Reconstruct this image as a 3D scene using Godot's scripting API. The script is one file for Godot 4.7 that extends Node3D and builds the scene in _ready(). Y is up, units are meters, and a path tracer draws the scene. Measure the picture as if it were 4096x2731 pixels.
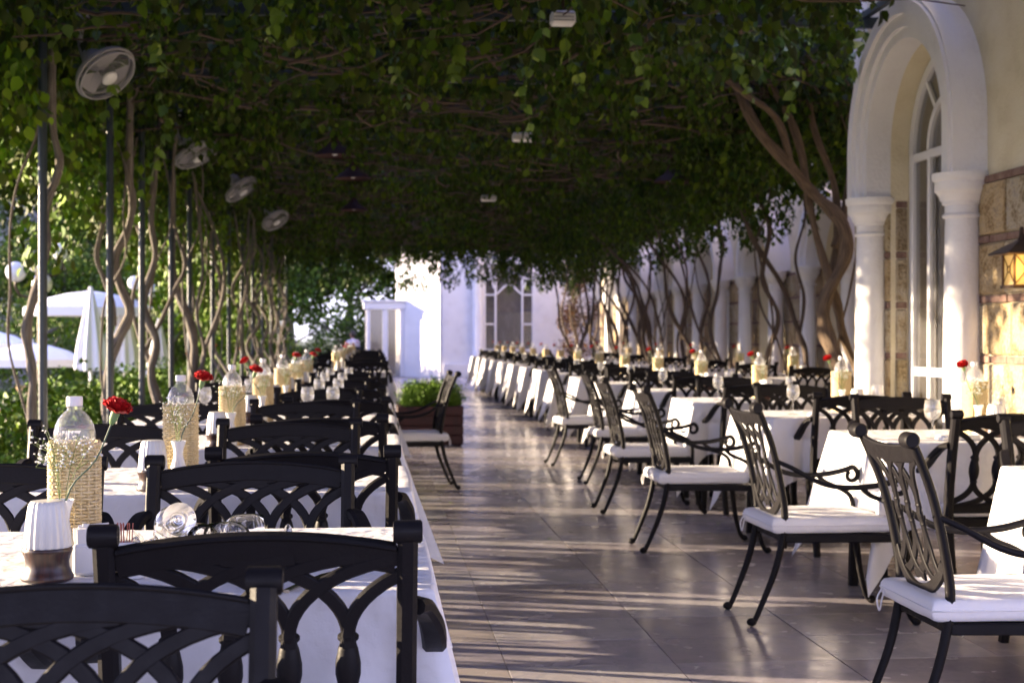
extends Node3D
# Restaurant terrace under a vine pergola. x: across the aisle, y: up, -z: along the aisle (written D below).

const PITCH_LEFT := 1.63

var M := {}            # materials
var S := {}            # shared meshes
var used := {}         # top-level names already taken
var rng := RandomNumberGenerator.new()


class MB:
	var v := PackedVector3Array()
	var n := PackedVector3Array()
	var uv := PackedVector2Array()
	var col := PackedColorArray()
	var i := PackedInt32Array()
	var tint := Color(1, 1, 1)
	var colored := false

	func vert(p: Vector3, nn: Vector3, u := Vector2.ZERO) -> int:
		v.append(p); n.append(nn); uv.append(u)
		if colored: col.append(tint)
		return v.size() - 1

	func tri(a: int, b: int, c: int) -> void:
		var g := (v[b] - v[a]).cross(v[c] - v[a])
		if g.dot(n[a] + n[b] + n[c]) > 0.0:
			i.append(a); i.append(c); i.append(b)
		else:
			i.append(a); i.append(b); i.append(c)

	func quad(a: int, b: int, c: int, d: int) -> void:
		tri(a, b, c); tri(a, c, d)

	func face(pts: Array, out: Vector3, uvs := []) -> void:
		# flat convex polygon; OUT only tells which side is outside
		var nn: Vector3 = (pts[1] - pts[0]).cross(pts[2] - pts[0]).normalized()
		if nn.dot(out) < 0.0: nn = -nn
		var first := v.size()
		for k in pts.size():
			vert(pts[k], nn, uvs[k] if uvs.size() else Vector2(pts[k].x, pts[k].z))
		for k in range(1, pts.size() - 1):
			tri(first, first + k, first + k + 1)

	func box(c: Vector3, s: Vector3, ch := 0.0, b := Basis.IDENTITY) -> void:
		var h := s / 2.0
		ch = minf(ch, minf(h.x, minf(h.y, h.z)) * 0.9)
		var e := h - Vector3(ch, ch, ch)
		for ax in 3:
			for sg in [-1.0, 1.0]:
				var o := Vector3.ZERO; o[ax] = sg
				var p := []
				var a1 := (ax + 1) % 3
				var a2 := (ax + 2) % 3
				for q in [[-1, -1], [1, -1], [1, 1], [-1, 1]]:
					var w := Vector3.ZERO
					w[ax] = sg * h[ax]; w[a1] = q[0] * e[a1]; w[a2] = q[1] * e[a2]
					p.append(c + b * w)
				face(p, b * o, [Vector2(0, 0), Vector2(1, 0), Vector2(1, 1), Vector2(0, 1)])
		if ch <= 0.0: return
		for ax in 3:
			var a1 := (ax + 1) % 3
			var a2 := (ax + 2) % 3
			for s1 in [-1.0, 1.0]:
				for s2 in [-1.0, 1.0]:
					var p := []
					for q in [[-1.0, 0], [1.0, 0], [1.0, 1], [-1.0, 1]]:
						var w := Vector3.ZERO
						w[ax] = q[0] * e[ax]
						w[a1] = s1 * (h[a1] if q[1] == 0 else e[a1])
						w[a2] = s2 * (e[a2] if q[1] == 0 else h[a2])
						p.append(c + b * w)
					var o := Vector3.ZERO; o[a1] = s1; o[a2] = s2
					face(p, b * o)
		for sx in [-1.0, 1.0]:
			for sy in [-1.0, 1.0]:
				for sz in [-1.0, 1.0]:
					var q := Vector3(sx, sy, sz)
					face([c + b * (Vector3(h.x, e.y, e.z) * q), c + b * (Vector3(e.x, h.y, e.z) * q), c + b * (Vector3(e.x, e.y, h.z) * q)], b * q)

	func frames(pts: Array, up: Vector3) -> Array:
		var out := []
		var side := Vector3.ZERO
		for k in pts.size():
			var t: Vector3 = (pts[mini(k + 1, pts.size() - 1)] - pts[maxi(k - 1, 0)])
			t = t.normalized()
			if k == 0 or up != Vector3.ZERO:
				var u := up if up != Vector3.ZERO else (Vector3.UP if absf(t.y) < 0.9 else Vector3.RIGHT)
				var sd := u.cross(t)
				if sd.length() < 0.05: sd = side if side != Vector3.ZERO else Vector3.RIGHT.cross(t)
				side = sd.normalized()
			else:
				side = (side - t * side.dot(t)).normalized()
			out.append([side, t.cross(side).normalized(), t])
		return out

	func tube(pts: Array, rad, sides := 8, cap := true, up := Vector3.ZERO, flat := 1.0, lobes := 0, lobe := 0.0) -> void:
		# round tube; RAD a number or one radius a point; FLAT squashes across the second axis; LOBES flutes it
		var fr := frames(pts, up)
		var first := v.size()
		var run := 0.0
		for k in pts.size():
			if k > 0: run += (pts[k] as Vector3).distance_to(pts[k - 1])
			var r: float = rad[k] if rad is Array else rad
			for j in sides + 1:
				var a := TAU * j / sides
				var rr := r * (1.0 + (lobe * cos(lobes * a) if lobes > 0 else 0.0))
				var d: Vector3 = fr[k][0] * cos(a) + fr[k][1] * sin(a) * flat
				var nn: Vector3 = (fr[k][0] * cos(a) * flat + fr[k][1] * sin(a)).normalized()
				vert(pts[k] + d * rr, nn, Vector2(float(j) / sides, run))
		for k in pts.size() - 1:
			for j in sides:
				var q := first + k * (sides + 1) + j
				quad(q, q + 1, q + sides + 2, q + sides + 1)
		if cap:
			for e in [0, pts.size() - 1]:
				var t: Vector3 = fr[e][2] * (-1.0 if e == 0 else 1.0)
				var c0 := vert(pts[e], t)
				var ring := []
				for j in sides:
					ring.append(vert(v[first + e * (sides + 1) + j], t))
				for j in sides:
					tri(c0, ring[j], ring[(j + 1) % sides])

	func sweep(pts: Array, prof: Array, up: Vector3, scale = 1.0) -> void:
		# bar with the flat-sided cross-section PROF (points x along side, y along second axis), capped
		var fr := frames(pts, up)
		var m := prof.size()
		for j in m:
			var p0: Vector2 = prof[j]
			var p1: Vector2 = prof[(j + 1) % m]
			var e := Vector2(p1.y - p0.y, p0.x - p1.x)
			if e.dot((p0 + p1) / 2.0) < 0.0: e = -e
			var last := [-1, -1]
			var run := 0.0
			for k in pts.size():
				if k > 0: run += (pts[k] as Vector3).distance_to(pts[k - 1])
				var s: float = scale[k] if scale is Array else scale
				var nn: Vector3 = (fr[k][0] * e.x + fr[k][1] * e.y).normalized()
				var a := vert(pts[k] + (fr[k][0] * p0.x + fr[k][1] * p0.y) * s, nn, Vector2(0, run))
				var b := vert(pts[k] + (fr[k][0] * p1.x + fr[k][1] * p1.y) * s, nn, Vector2(1, run))
				if k > 0: quad(last[0], a, b, last[1])
				last = [a, b]
		for e in [0, pts.size() - 1]:
			var s: float = scale[e] if scale is Array else scale
			var p := []
			for q in prof: p.append(pts[e] + (fr[e][0] * q.x + fr[e][1] * q.y) * s)
			face(p, fr[e][2] * (-1.0 if e == 0 else 1.0))

	func lathe(prof: Array, segs := 24, xf := Transform3D.IDENTITY, ribs := 0, rib := 0.0, crease := 0.7) -> void:
		# PROF: Vector2(radius, height) from the axis outwards; sharp corners get a normal on each side
		var rows := []
		for k in prof.size() - 1:
			var d: Vector2 = prof[k + 1] - prof[k]
			rows.append(Vector2(d.y, -d.x).normalized())
		for k in prof.size() - 1:
			var n0: Vector2 = rows[k]
			var n1: Vector2 = rows[k]
			if k > 0 and rows[k].dot(rows[k - 1]) > crease: n0 = (rows[k] + rows[k - 1]).normalized()
			if k < rows.size() - 1 and rows[k].dot(rows[k + 1]) > crease: n1 = (rows[k] + rows[k + 1]).normalized()
			var first := v.size()
			for j in segs + 1:
				var a := TAU * j / segs
				var w := 1.0 + (rib * cos(ribs * a) if ribs > 0 else 0.0)
				var dir := Vector3(cos(a), 0, sin(a))
				for q in [[prof[k], n0], [prof[k + 1], n1]]:
					var p: Vector2 = q[0]
					var m: Vector2 = q[1]
					vert(xf * (dir * p.x * w + Vector3(0, p.y, 0)), (xf.basis * (dir * m.x + Vector3(0, m.y, 0))).normalized(), Vector2(float(j) / segs, p.y))
			for j in segs:
				var b := first + j * 2
				if prof[k].x < 1e-6: _t(b, b + 1, b + 3)
				elif prof[k + 1].x < 1e-6: _t(b, b + 1, b + 2)
				else:
					_t(b, b + 1, b + 3); _t(b, b + 3, b + 2)

	func _t(a: int, b: int, c: int) -> void:
		tri(a, b, c)

	func extrude(poly: PackedVector2Array, depth: float, xf := Transform3D.IDENTITY) -> void:
		# flat outline in x, y made DEPTH thick along z, centred
		var tr := Geometry2D.triangulate_polygon(poly)
		for sg in [-1.0, 1.0]:
			var first := v.size()
			var nn := (xf.basis * Vector3(0, 0, sg)).normalized()
			for p in poly: vert(xf * Vector3(p.x, p.y, sg * depth / 2.0), nn, p)
			for k in range(0, tr.size(), 3): tri(first + tr[k], first + tr[k + 1], first + tr[k + 2])
		var cw := Geometry2D.is_polygon_clockwise(poly)
		for k in poly.size():
			var a := poly[k]
			var b := poly[(k + 1) % poly.size()]
			var o := Vector2(b.y - a.y, a.x - b.x)
			if cw: o = -o
			face([xf * Vector3(a.x, a.y, -depth / 2.0), xf * Vector3(b.x, b.y, -depth / 2.0), xf * Vector3(b.x, b.y, depth / 2.0), xf * Vector3(a.x, a.y, depth / 2.0)], xf.basis * Vector3(o.x, o.y, 0))

	func ball(c: Vector3, r: Vector3, segs := 12, rows := 8) -> void:
		var first := v.size()
		for k in rows + 1:
			var t := PI * k / rows
			for j in segs + 1:
				var a := TAU * j / segs
				var d := Vector3(sin(t) * cos(a), cos(t), sin(t) * sin(a))
				vert(c + d * r, (d / r).normalized(), Vector2(float(j) / segs, float(k) / rows))
		for k in rows:
			for j in segs:
				var q := first + k * (segs + 1) + j
				if k > 0: tri(q, q + 1, q + segs + 2)
				if k < rows - 1: tri(q, q + segs + 2, q + segs + 1)

	func mesh() -> ArrayMesh:
		var a := []
		a.resize(Mesh.ARRAY_MAX)
		a[Mesh.ARRAY_VERTEX] = v; a[Mesh.ARRAY_NORMAL] = n; a[Mesh.ARRAY_TEX_UV] = uv; a[Mesh.ARRAY_INDEX] = i
		if colored: a[Mesh.ARRAY_COLOR] = col
		var m := ArrayMesh.new()
		m.add_surface_from_arrays(Mesh.PRIMITIVE_TRIANGLES, a)
		return m


# ---------------------------------------------------------------- naming
func numbered(called: String) -> String:
	if not used.has(called):
		used[called] = 0
		return called
	used[called] += 1
	return "%s_%03d" % [called, used[called]]

func tag(o: Node, label: String, category: String, group := "", kind := "") -> void:
	if label: o.set_meta("label", label)
	if category: o.set_meta("category", category)
	if group: o.set_meta("group", group)
	if kind: o.set_meta("kind", kind)

func thing(called: String, label: String, category: String, at := Vector3.ZERO, turn := 0.0, group := "") -> Node3D:
	var o := Node3D.new()
	o.name = numbered(called)
	add_child(o)
	o.position = at
	o.rotation.y = turn
	tag(o, label, category, group)
	return o

func part(parent: Node, called: String, m: Mesh, mat: Material, xf := Transform3D.IDENTITY) -> MeshInstance3D:
	var o := MeshInstance3D.new()
	o.name = numbered(called) if parent == self else called
	o.mesh = m
	o.material_override = mat
	o.transform = xf
	parent.add_child(o, true)
	return o

func solo(called: String, m: Mesh, mat: Material, label: String, category: String, xf := Transform3D.IDENTITY, group := "") -> MeshInstance3D:
	var o := part(self, called, m, mat, xf)
	tag(o, label, category, group)
	return o

func ground_piece(called: String, m: Mesh, mat: Material, label := "", category := "") -> MeshInstance3D:
	var o := part(self, called, m, mat)
	tag(o, label, category, "", "structure")
	return o

func at(x: float, y: float, d: float) -> Vector3:
	return Vector3(x, y, -d)

func placed(p: Vector3, turn := 0.0, s := 1.0) -> Transform3D:
	return Transform3D(Basis(Vector3.UP, turn).scaled(Vector3(s, s, s)), p)

func rnd(a: float, b: float) -> float:
	return rng.randf_range(a, b)

func nth(k: int) -> String:
	return ["nearest", "second", "third", "fourth", "fifth", "sixth", "seventh", "eighth", "ninth", "tenth", "eleventh", "twelfth", "thirteenth", "fourteenth", "fifteenth", "sixteenth", "seventeenth", "eighteenth", "nineteenth", "twentieth", "twenty-first", "twenty-second"][k]

func smooth_path(pts: Array, per := 4) -> Array:
	# Catmull-Rom through the points
	var out := []
	for k in pts.size() - 1:
		var p0: Vector3 = pts[maxi(k - 1, 0)]
		var p1: Vector3 = pts[k]
		var p2: Vector3 = pts[k + 1]
		var p3: Vector3 = pts[mini(k + 2, pts.size() - 1)]
		for s in per:
			out.append(p1.cubic_interpolate(p2, p0, p3, float(s) / per))
	out.append(pts[-1])
	return out

func lerp_list(a: Array, count: int) -> Array:
	var out := []
	for k in count:
		var t := float(k) / maxf(count - 1, 1) * (a.size() - 1)
		var b := mini(int(t), a.size() - 2)
		out.append(lerpf(a[b], a[b + 1], t - b))
	return out

func strap(w: float, t: float, ch := 0.003) -> Array:
	var a := w / 2.0
	var b := t / 2.0
	return [Vector2(-a + ch, -b), Vector2(a - ch, -b), Vector2(a, -b + ch), Vector2(a, b - ch), Vector2(a - ch, b), Vector2(-a + ch, b), Vector2(-a, b - ch), Vector2(-a, -b + ch)]


# ---------------------------------------------------------------- textures and materials
func noise_bytes(size: int, freq: float, seed_: int, oct := 4, kind := FastNoiseLite.TYPE_SIMPLEX_SMOOTH, warp := 0.0) -> PackedByteArray:
	var f := FastNoiseLite.new()
	f.seed = seed_; f.frequency = freq; f.noise_type = kind; f.fractal_octaves = oct
	if warp > 0.0:
		f.domain_warp_enabled = true; f.domain_warp_amplitude = warp; f.domain_warp_frequency = freq * 0.7
	var im := f.get_seamless_image(size, size)
	im.convert(Image.FORMAT_L8)
	return im.get_data()

func ramp_texture(size: int, a: PackedByteArray, stops: Array, b := PackedByteArray(), bw := 0.0) -> ImageTexture:
	# STOPS: [[value 0..1, linear colour]]; B shifts the value by up to BW
	var lut := []
	for k in 256:
		var t := k / 255.0
		var c: Color = stops[-1][1]
		for s in stops.size() - 1:
			if t <= stops[s + 1][0]:
				c = (stops[s][1] as Color).lerp(stops[s + 1][1], clampf((t - stops[s][0]) / (stops[s + 1][0] - stops[s][0]), 0, 1))
				break
		c = c.linear_to_srgb()
		lut.append([int(clampf(c.r, 0, 1) * 255), int(clampf(c.g, 0, 1) * 255), int(clampf(c.b, 0, 1) * 255)])
	var out := PackedByteArray()
	out.resize(size * size * 3)
	var has := b.size() > 0
	for k in size * size:
		var t: int = a[k]
		if has: t = clampi(t + int((b[k] - 128) * bw), 0, 255)
		var c: Array = lut[t]
		out[k * 3] = c[0]; out[k * 3 + 1] = c[1]; out[k * 3 + 2] = c[2]
	var im := Image.create_from_data(size, size, false, Image.FORMAT_RGB8, out)
	im.generate_mipmaps()
	return ImageTexture.create_from_image(im)

func relief(size: int, a: PackedByteArray, strength: float) -> ImageTexture:
	var im := Image.create_from_data(size, size, false, Image.FORMAT_L8, a)
	im.convert(Image.FORMAT_RGBA8)
	im.bump_map_to_normal_map(strength)
	return ImageTexture.create_from_image(im)

func lin(r: float, g: float, b: float) -> Color:
	return Color(r, g, b).linear_to_srgb()

func paint(r: float, g: float, b: float, rough := 0.6, metal := 0.0) -> StandardMaterial3D:
	var m := StandardMaterial3D.new()
	m.albedo_color = lin(r, g, b)
	m.roughness = rough
	m.metallic = metal
	return m

func tri_map(m: StandardMaterial3D, scale: float, world := true) -> StandardMaterial3D:
	m.uv1_triplanar = true
	m.uv1_world_triplanar = world
	m.uv1_scale = Vector3(scale, scale, scale)
	return m

func make_materials() -> void:
	var n256 := noise_bytes(256, 0.03, 3, 5)
	var fine := noise_bytes(256, 0.16, 4, 3)
	var fine_relief := relief(256, fine, 3.0)
	var soft_relief := relief(256, n256, 6.0)
	# cast aluminium with a black powder coat
	M.black = paint(0.0075, 0.0065, 0.0078, 0.42)
	M.black.metallic_specular = 0.3
	M.black.roughness_texture = ramp_texture(256, n256, [[0.0, Color(0.35, 0.35, 0.35)], [1.0, Color(1, 1, 1)]])
	M.black.roughness = 0.62
	M.black.normal_enabled = true; M.black.normal_texture = fine_relief; M.black.normal_scale = 0.12
	tri_map(M.black, 3.0)
	M.post = paint(0.028, 0.04, 0.05, 0.38)
	M.post.normal_enabled = true; M.post.normal_texture = soft_relief; M.post.normal_scale = 0.1
	tri_map(M.post, 2.0)
	# cloths
	var weave := noise_bytes(256, 0.02, 9, 3, FastNoiseLite.TYPE_SIMPLEX_SMOOTH, 20.0)
	M.cloth = paint(0.78, 0.77, 0.79, 0.85)
	M.cloth.normal_enabled = true; M.cloth.normal_texture = relief(256, weave, 5.0); M.cloth.normal_scale = 0.5
	M.cloth.backlight = Color(0.12, 0.12, 0.12)
	tri_map(M.cloth, 1.7)
	M.cushion = paint(0.8, 0.79, 0.8, 0.8)
	M.cushion.normal_enabled = true; M.cushion.normal_texture = soft_relief; M.cushion.normal_scale = 0.25
	tri_map(M.cushion, 2.5)
	M.napkin = paint(0.8, 0.8, 0.8, 0.8)
	# marble floor
	var mb := noise_bytes(768, 0.006, 21, 5, FastNoiseLite.TYPE_SIMPLEX_SMOOTH, 60.0)
	var mb2 := noise_bytes(768, 0.03, 22, 4)
	var marble := ramp_texture(768, mb, [[0.0, Color(0.30, 0.285, 0.32)], [0.3, Color(0.365, 0.345, 0.38)], [0.45, Color(0.42, 0.395, 0.42)], [0.5, Color(0.35, 0.335, 0.365)], [0.56, Color(0.435, 0.41, 0.43)], [0.8, Color(0.39, 0.37, 0.395)], [1.0, Color(0.31, 0.295, 0.33)]], mb2, 0.22)
	for k in 4:
		var m := StandardMaterial3D.new()
		m.albedo_texture = marble
		var t: Array = [[1.0, 1.0, 1.0], [0.93, 0.92, 0.94], [0.86, 0.84, 0.85], [0.97, 0.95, 0.92]][k]
		m.albedo_color = Color(t[0], t[1], t[2])
		m.roughness = 1.0
		m.roughness_texture = ramp_texture(256, n256, [[0.2, Color(0.02, 0.02, 0.02)], [1.0, Color(0.075, 0.075, 0.075)]])
		M["marble%d" % k] = m
	M.grout = paint(0.12, 0.105, 0.1, 0.9)
	# masonry
	var st := noise_bytes(512, 0.012, 31, 5, FastNoiseLite.TYPE_SIMPLEX_SMOOTH, 30.0)
	var st2 := noise_bytes(512, 0.07, 32, 4)
	var stone := ramp_texture(512, st, [[0.1, Color(0.24, 0.18, 0.10)], [0.35, Color(0.38, 0.31, 0.20)], [0.6, Color(0.47, 0.40, 0.28)], [0.85, Color(0.41, 0.36, 0.28)], [1.0, Color(0.29, 0.25, 0.20)]], st2, 0.8)
	var rough_stone := relief(512, st2, 9.0)
	for k in 4:
		var m := StandardMaterial3D.new()
		m.albedo_texture = stone
		var t: Array = [[1.0, 1.0, 1.0], [0.94, 0.93, 0.88], [1.0, 0.95, 0.86], [0.88, 0.86, 0.84]][k]
		m.albedo_color = Color(t[0], t[1], t[2])
		m.roughness = 0.9
		m.normal_enabled = true; m.normal_texture = rough_stone; m.normal_scale = 0.6
		tri_map(m, 0.9)
		m.uv1_offset = Vector3(k * 0.31, k * 0.17, k * 0.23)
		M["stone%d" % k] = m
	M.brick = StandardMaterial3D.new()
	M.brick.albedo_texture = ramp_texture(256, n256, [[0.1, Color(0.15, 0.085, 0.065)], [0.5, Color(0.22, 0.135, 0.105)], [1.0, Color(0.29, 0.21, 0.165)]], fine, 0.5)
	M.brick.roughness = 0.92
	tri_map(M.brick, 1.3)
	M.mortar = paint(0.3, 0.26, 0.2, 0.95)
	var pl := noise_bytes(512, 0.008, 41, 5)
	var pl2 := noise_bytes(512, 0.12, 42, 3)
	M.plaster = StandardMaterial3D.new()
	M.plaster.albedo_texture = ramp_texture(512, pl, [[0.0, Color(0.64, 0.57, 0.38)], [0.4, Color(0.71, 0.64, 0.45)], [1.0, Color(0.75, 0.69, 0.51)]], pl2, 0.4)
	M.plaster.roughness = 0.9
	M.plaster.normal_enabled = true; M.plaster.normal_texture = relief(512, pl2, 3.0); M.plaster.normal_scale = 0.3
	tri_map(M.plaster, 0.6)
	M.white_wall = StandardMaterial3D.new()
	M.white_wall.albedo_texture = ramp_texture(512, pl, [[0.0, Color(0.74, 0.73, 0.72)], [0.35, Color(0.80, 0.795, 0.79)], [1.0, Color(0.84, 0.835, 0.83)]], pl2, 0.4)
	M.white_wall.roughness = 0.85
	M.white_wall.normal_enabled = true; M.white_wall.normal_texture = M.plaster.normal_texture; M.white_wall.normal_scale = 0.25
	tri_map(M.white_wall, 0.5)
	M.white_paint = M.white_wall.duplicate()
	M.white_paint.roughness = 0.5
	M.frame = paint(0.78, 0.78, 0.79, 0.35)
	M.pane = paint(0.10, 0.10, 0.11, 0.03)
	M.pane.transparency = BaseMaterial3D.TRANSPARENCY_ALPHA
	M.pane.albedo_color.a = 0.35
	M.dark_room = paint(0.42, 0.38, 0.32, 0.9)
	M.curtain = paint(0.55, 0.47, 0.33, 0.9)
	M.roof_tile = paint(0.33, 0.13, 0.07, 0.85)
	# wood, bark, leaves
	var bk := noise_bytes(256, 0.05, 51, 4)
	var stretched := PackedByteArray()
	stretched.resize(256 * 256)
	for y in 256:
		for x in 256: stretched[y * 256 + x] = bk[(y / 6 + 256 * 0) * 256 + x] if y < 0 else bk[((y * 3) / 16) * 256 + x]
	for q in [["bark", Color(0.055, 0.044, 0.036), Color(0.27, 0.235, 0.195)], ["bark_tan", Color(0.05, 0.034, 0.024), Color(0.20, 0.14, 0.09)], ["bark_dark", Color(0.035, 0.025, 0.02), Color(0.13, 0.095, 0.075)]]:
		var m := StandardMaterial3D.new()
		m.albedo_texture = ramp_texture(256, stretched, [[0.15, q[1]], [0.75, q[2]]], fine, 0.6)
		m.roughness = 0.92
		m.normal_enabled = true; m.normal_texture = relief(256, stretched, 10.0); m.normal_scale = 0.9
		m.uv1_scale = Vector3(2, 1.6, 1)
		M[q[0]] = m
	M.twig = paint(0.09, 0.06, 0.045, 0.9)
	M.green_stem = paint(0.10, 0.16, 0.03, 0.7)
	M.leaf = paint(1, 1, 1, 0.55)
	M.leaf.metallic_specular = 0.3
	M.leaf.vertex_color_use_as_albedo = true
	M.leaf.backlight = Color(1.0, 1.0, 0.3)
	M.leaf_single = paint(0.085, 0.17, 0.02, 0.4)
	M.leaf_single.backlight = Color(0.8, 0.95, 0.35)
	M.leaf_young = paint(0.15, 0.24, 0.02, 0.45)
	M.leaf_young.backlight = Color(0.9, 0.95, 0.35)
	M.petal = paint(0.50, 0.006, 0.008, 0.6)
	M.petal.backlight = Color(0.5, 0.1, 0.1)
	M.calyx = paint(0.16, 0.26, 0.10, 0.6)
	M.stem = paint(0.07, 0.115, 0.07, 0.6)
	M.blossom = paint(0.75, 0.75, 0.72, 0.8)
	M.orange = paint(0.7, 0.17, 0.01, 0.6)
	var wd := ramp_texture(256, stretched, [[0.1, Color(0.010, 0.004, 0.003)], [0.5, Color(0.032, 0.010, 0.005)], [0.9, Color(0.07, 0.02, 0.008)]], fine, 0.3)
	M.wood = StandardMaterial3D.new()
	M.wood.albedo_texture = wd
	M.wood.roughness = 0.38
	M.wood.clearcoat_enabled = true; M.wood.clearcoat = 0.25; M.wood.clearcoat_roughness = 0.25
	M.wood.uv1_scale = Vector3(2, 6, 1)
	M.planter = StandardMaterial3D.new()
	M.planter.albedo_texture = ramp_texture(256, stretched, [[0.1, Color(0.022, 0.004, 0.0035)], [0.9, Color(0.055, 0.010, 0.008)]], fine, 0.4)
	M.planter.roughness = 0.6
	tri_map(M.planter, 1.0)
	M.lounger_wood = paint(0.06, 0.035, 0.02, 0.6)
	M.lounger_pad = paint(0.55, 0.36, 0.14, 0.85)
	M.soil = StandardMaterial3D.new()
	M.soil.albedo_texture = ramp_texture(256, n256, [[0.0, Color(0.03, 0.022, 0.014)], [1.0, Color(0.09, 0.065, 0.04)]], fine, 0.8)
	M.soil.roughness = 0.95
	tri_map(M.soil, 1.2)
	M.lawn = StandardMaterial3D.new()
	M.lawn.albedo_texture = ramp_texture(256, n256, [[0.0, Color(0.03, 0.05, 0.012)], [0.6, Color(0.05, 0.08, 0.02)], [1.0, Color(0.10, 0.11, 0.04)]], fine, 0.9)
	M.lawn.roughness = 0.95
	tri_map(M.lawn, 0.25)
	M.paving = StandardMaterial3D.new()
	M.paving.albedo_texture = ramp_texture(256, n256, [[0.0, Color(0.22, 0.2, 0.19)], [1.0, Color(0.34, 0.32, 0.3)]], fine, 0.5)
	M.paving.roughness = 0.85
	tri_map(M.paving, 0.5)
	# table things
	M.cane = StandardMaterial3D.new()
	M.cane.albedo_texture = ramp_texture(256, n256, [[0.0, Color(0.46, 0.33, 0.13)], [0.5, Color(0.66, 0.53, 0.29)], [1.0, Color(0.74, 0.64, 0.42)]], fine, 0.5)
	M.cane.roughness = 0.5
	tri_map(M.cane, 9.0, false)
	M.porcelain = paint(0.8, 0.8, 0.79, 0.18)
	M.shade = paint(0.66, 0.65, 0.62, 0.3)
	M.shade.backlight = Color(0.45, 0.45, 0.42)
	M.cap = paint(0.78, 0.78, 0.79, 0.4)
	M.bottle = paint(0.85, 0.87, 0.9, 0.06)
	M.bottle.transparency = BaseMaterial3D.TRANSPARENCY_ALPHA
	M.bottle.albedo_color.a = 0.16
	M.bottle.normal_enabled = true; M.bottle.normal_texture = soft_relief; M.bottle.normal_scale = 0.7
	tri_map(M.bottle, 6.0, false)
	M.water = paint(0.95, 0.97, 0.98, 0.0)
	M.water.albedo_color.a = 0.0
	M.water.refraction_enabled = true; M.water.refraction_scale = 0.033
	M.glass = paint(1, 1, 1, 0.0)
	M.glass.albedo_color.a = 0.0
	M.glass.refraction_enabled = true; M.glass.refraction_scale = 0.05
	M.thin_glass = paint(0.9, 0.92, 0.95, 0.02)
	M.thin_glass.transparency = BaseMaterial3D.TRANSPARENCY_ALPHA
	M.thin_glass.albedo_color.a = 0.06
	M.steel = paint(0.55, 0.54, 0.52, 0.18, 1.0)
	M.paper = paint(0.75, 0.74, 0.73, 0.6)
	M.toothpick = paint(0.42, 0.13, 0.09, 0.7)
	M.fan_plastic = paint(0.30, 0.295, 0.31, 0.4)
	M.fixture = paint(0.7, 0.7, 0.7, 0.4)
	M.pendant = paint(0.035, 0.006, 0.005, 0.6)
	M.bronze = paint(0.05, 0.028, 0.018, 0.45, 0.3)
	M.lantern_glass = paint(0.45, 0.38, 0.22, 0.5)
	M.lantern_glass.emission_enabled = true
	M.lantern_glass.emission = Color(1.0, 0.78, 0.32); M.lantern_glass.emission_energy_multiplier = 0.06
	M.canvas = paint(0.8, 0.8, 0.8, 0.85)
	M.canvas.backlight = Color(0.4, 0.4, 0.4)
	M.globe = paint(0.8, 0.8, 0.8, 0.25)
	M.grey_wall = tri_map(paint(0.42, 0.41, 0.44, 0.9), 1.0)
	M.dark_wall = tri_map(paint(0.27, 0.25, 0.23, 0.9), 1.0)
	M.skin = paint(0.35, 0.2, 0.14, 0.6)
	M.shirt = paint(0.55, 0.5, 0.6, 0.85)
	M.hair = paint(0.02, 0.014, 0.01, 0.6)
	M.trousers = paint(0.03, 0.03, 0.04, 0.85)


# ---------------------------------------------------------------- chairs
func box_mesh(c: Vector3, s: Vector3, ch := 0.004, b := Basis.IDENTITY) -> ArrayMesh:
	var m := MB.new()
	m.box(c, s, ch, b)
	return m.mesh()

func tube_mesh(pts: Array, rad, sides := 8, per := 4, lobes := 0, lobe := 0.0) -> ArrayMesh:
	var m := MB.new()
	var p := smooth_path(pts, per) if per > 1 else pts
	m.tube(p, lerp_list(rad, p.size()) if rad is Array else rad, sides, true, Vector3.ZERO, 1.0, lobes, lobe)
	return m.mesh()

func cushion_mesh(w_back: float, w_front: float, z0: float, z1: float, y0: float, y1: float, seed_: int) -> ArrayMesh:
	# soft slab: rounded rim, slightly domed, a little uneven
	var m := MB.new()
	var f := FastNoiseLite.new()
	f.seed = seed_; f.frequency = 6.0
	var nx := 16
	var nz := 16
	for sg in [1.0, -1.0]:
		var first := m.v.size()
		for a in nx + 1:
			for b in nz + 1:
				var u := float(a) / nx * 2.0 - 1.0
				var w := float(b) / nz * 2.0 - 1.0
				u = signf(u) * (1.0 - pow(1.0 - absf(u), 2.4)) if absf(u) > 0 else 0.0
				w = signf(w) * (1.0 - pow(1.0 - absf(w), 2.4)) if absf(w) > 0 else 0.0
				var half := lerpf(w_back, w_front, (w + 1.0) / 2.0) / 2.0
				var edge := 1.0 - pow(maxf(absf(u), absf(w)), 30.0)
				edge = sqrt(maxf(edge, 0.0))
				var dome := 0.9 + 0.1 * (1.0 - u * u) * (1.0 - w * w)
				var p := Vector3(u * half, 0, lerpf(z0, z1, (w + 1.0) / 2.0))
				var h := (y1 - y0) / 2.0
				p.y = (y0 + y1) / 2.0 + sg * h * edge * (dome if sg > 0 else 0.95) + f.get_noise_3d(p.x, sg, p.z) * 0.004 * edge
				m.vert(p, Vector3(0, sg, 0), Vector2(u, w))
		for a in nx:
			for b in nz:
				var q := first + a * (nz + 1) + b
				m.quad(q, q + 1, q + nz + 2, q + nz + 1)
	_soft_normals(m)
	return m.mesh()

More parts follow.
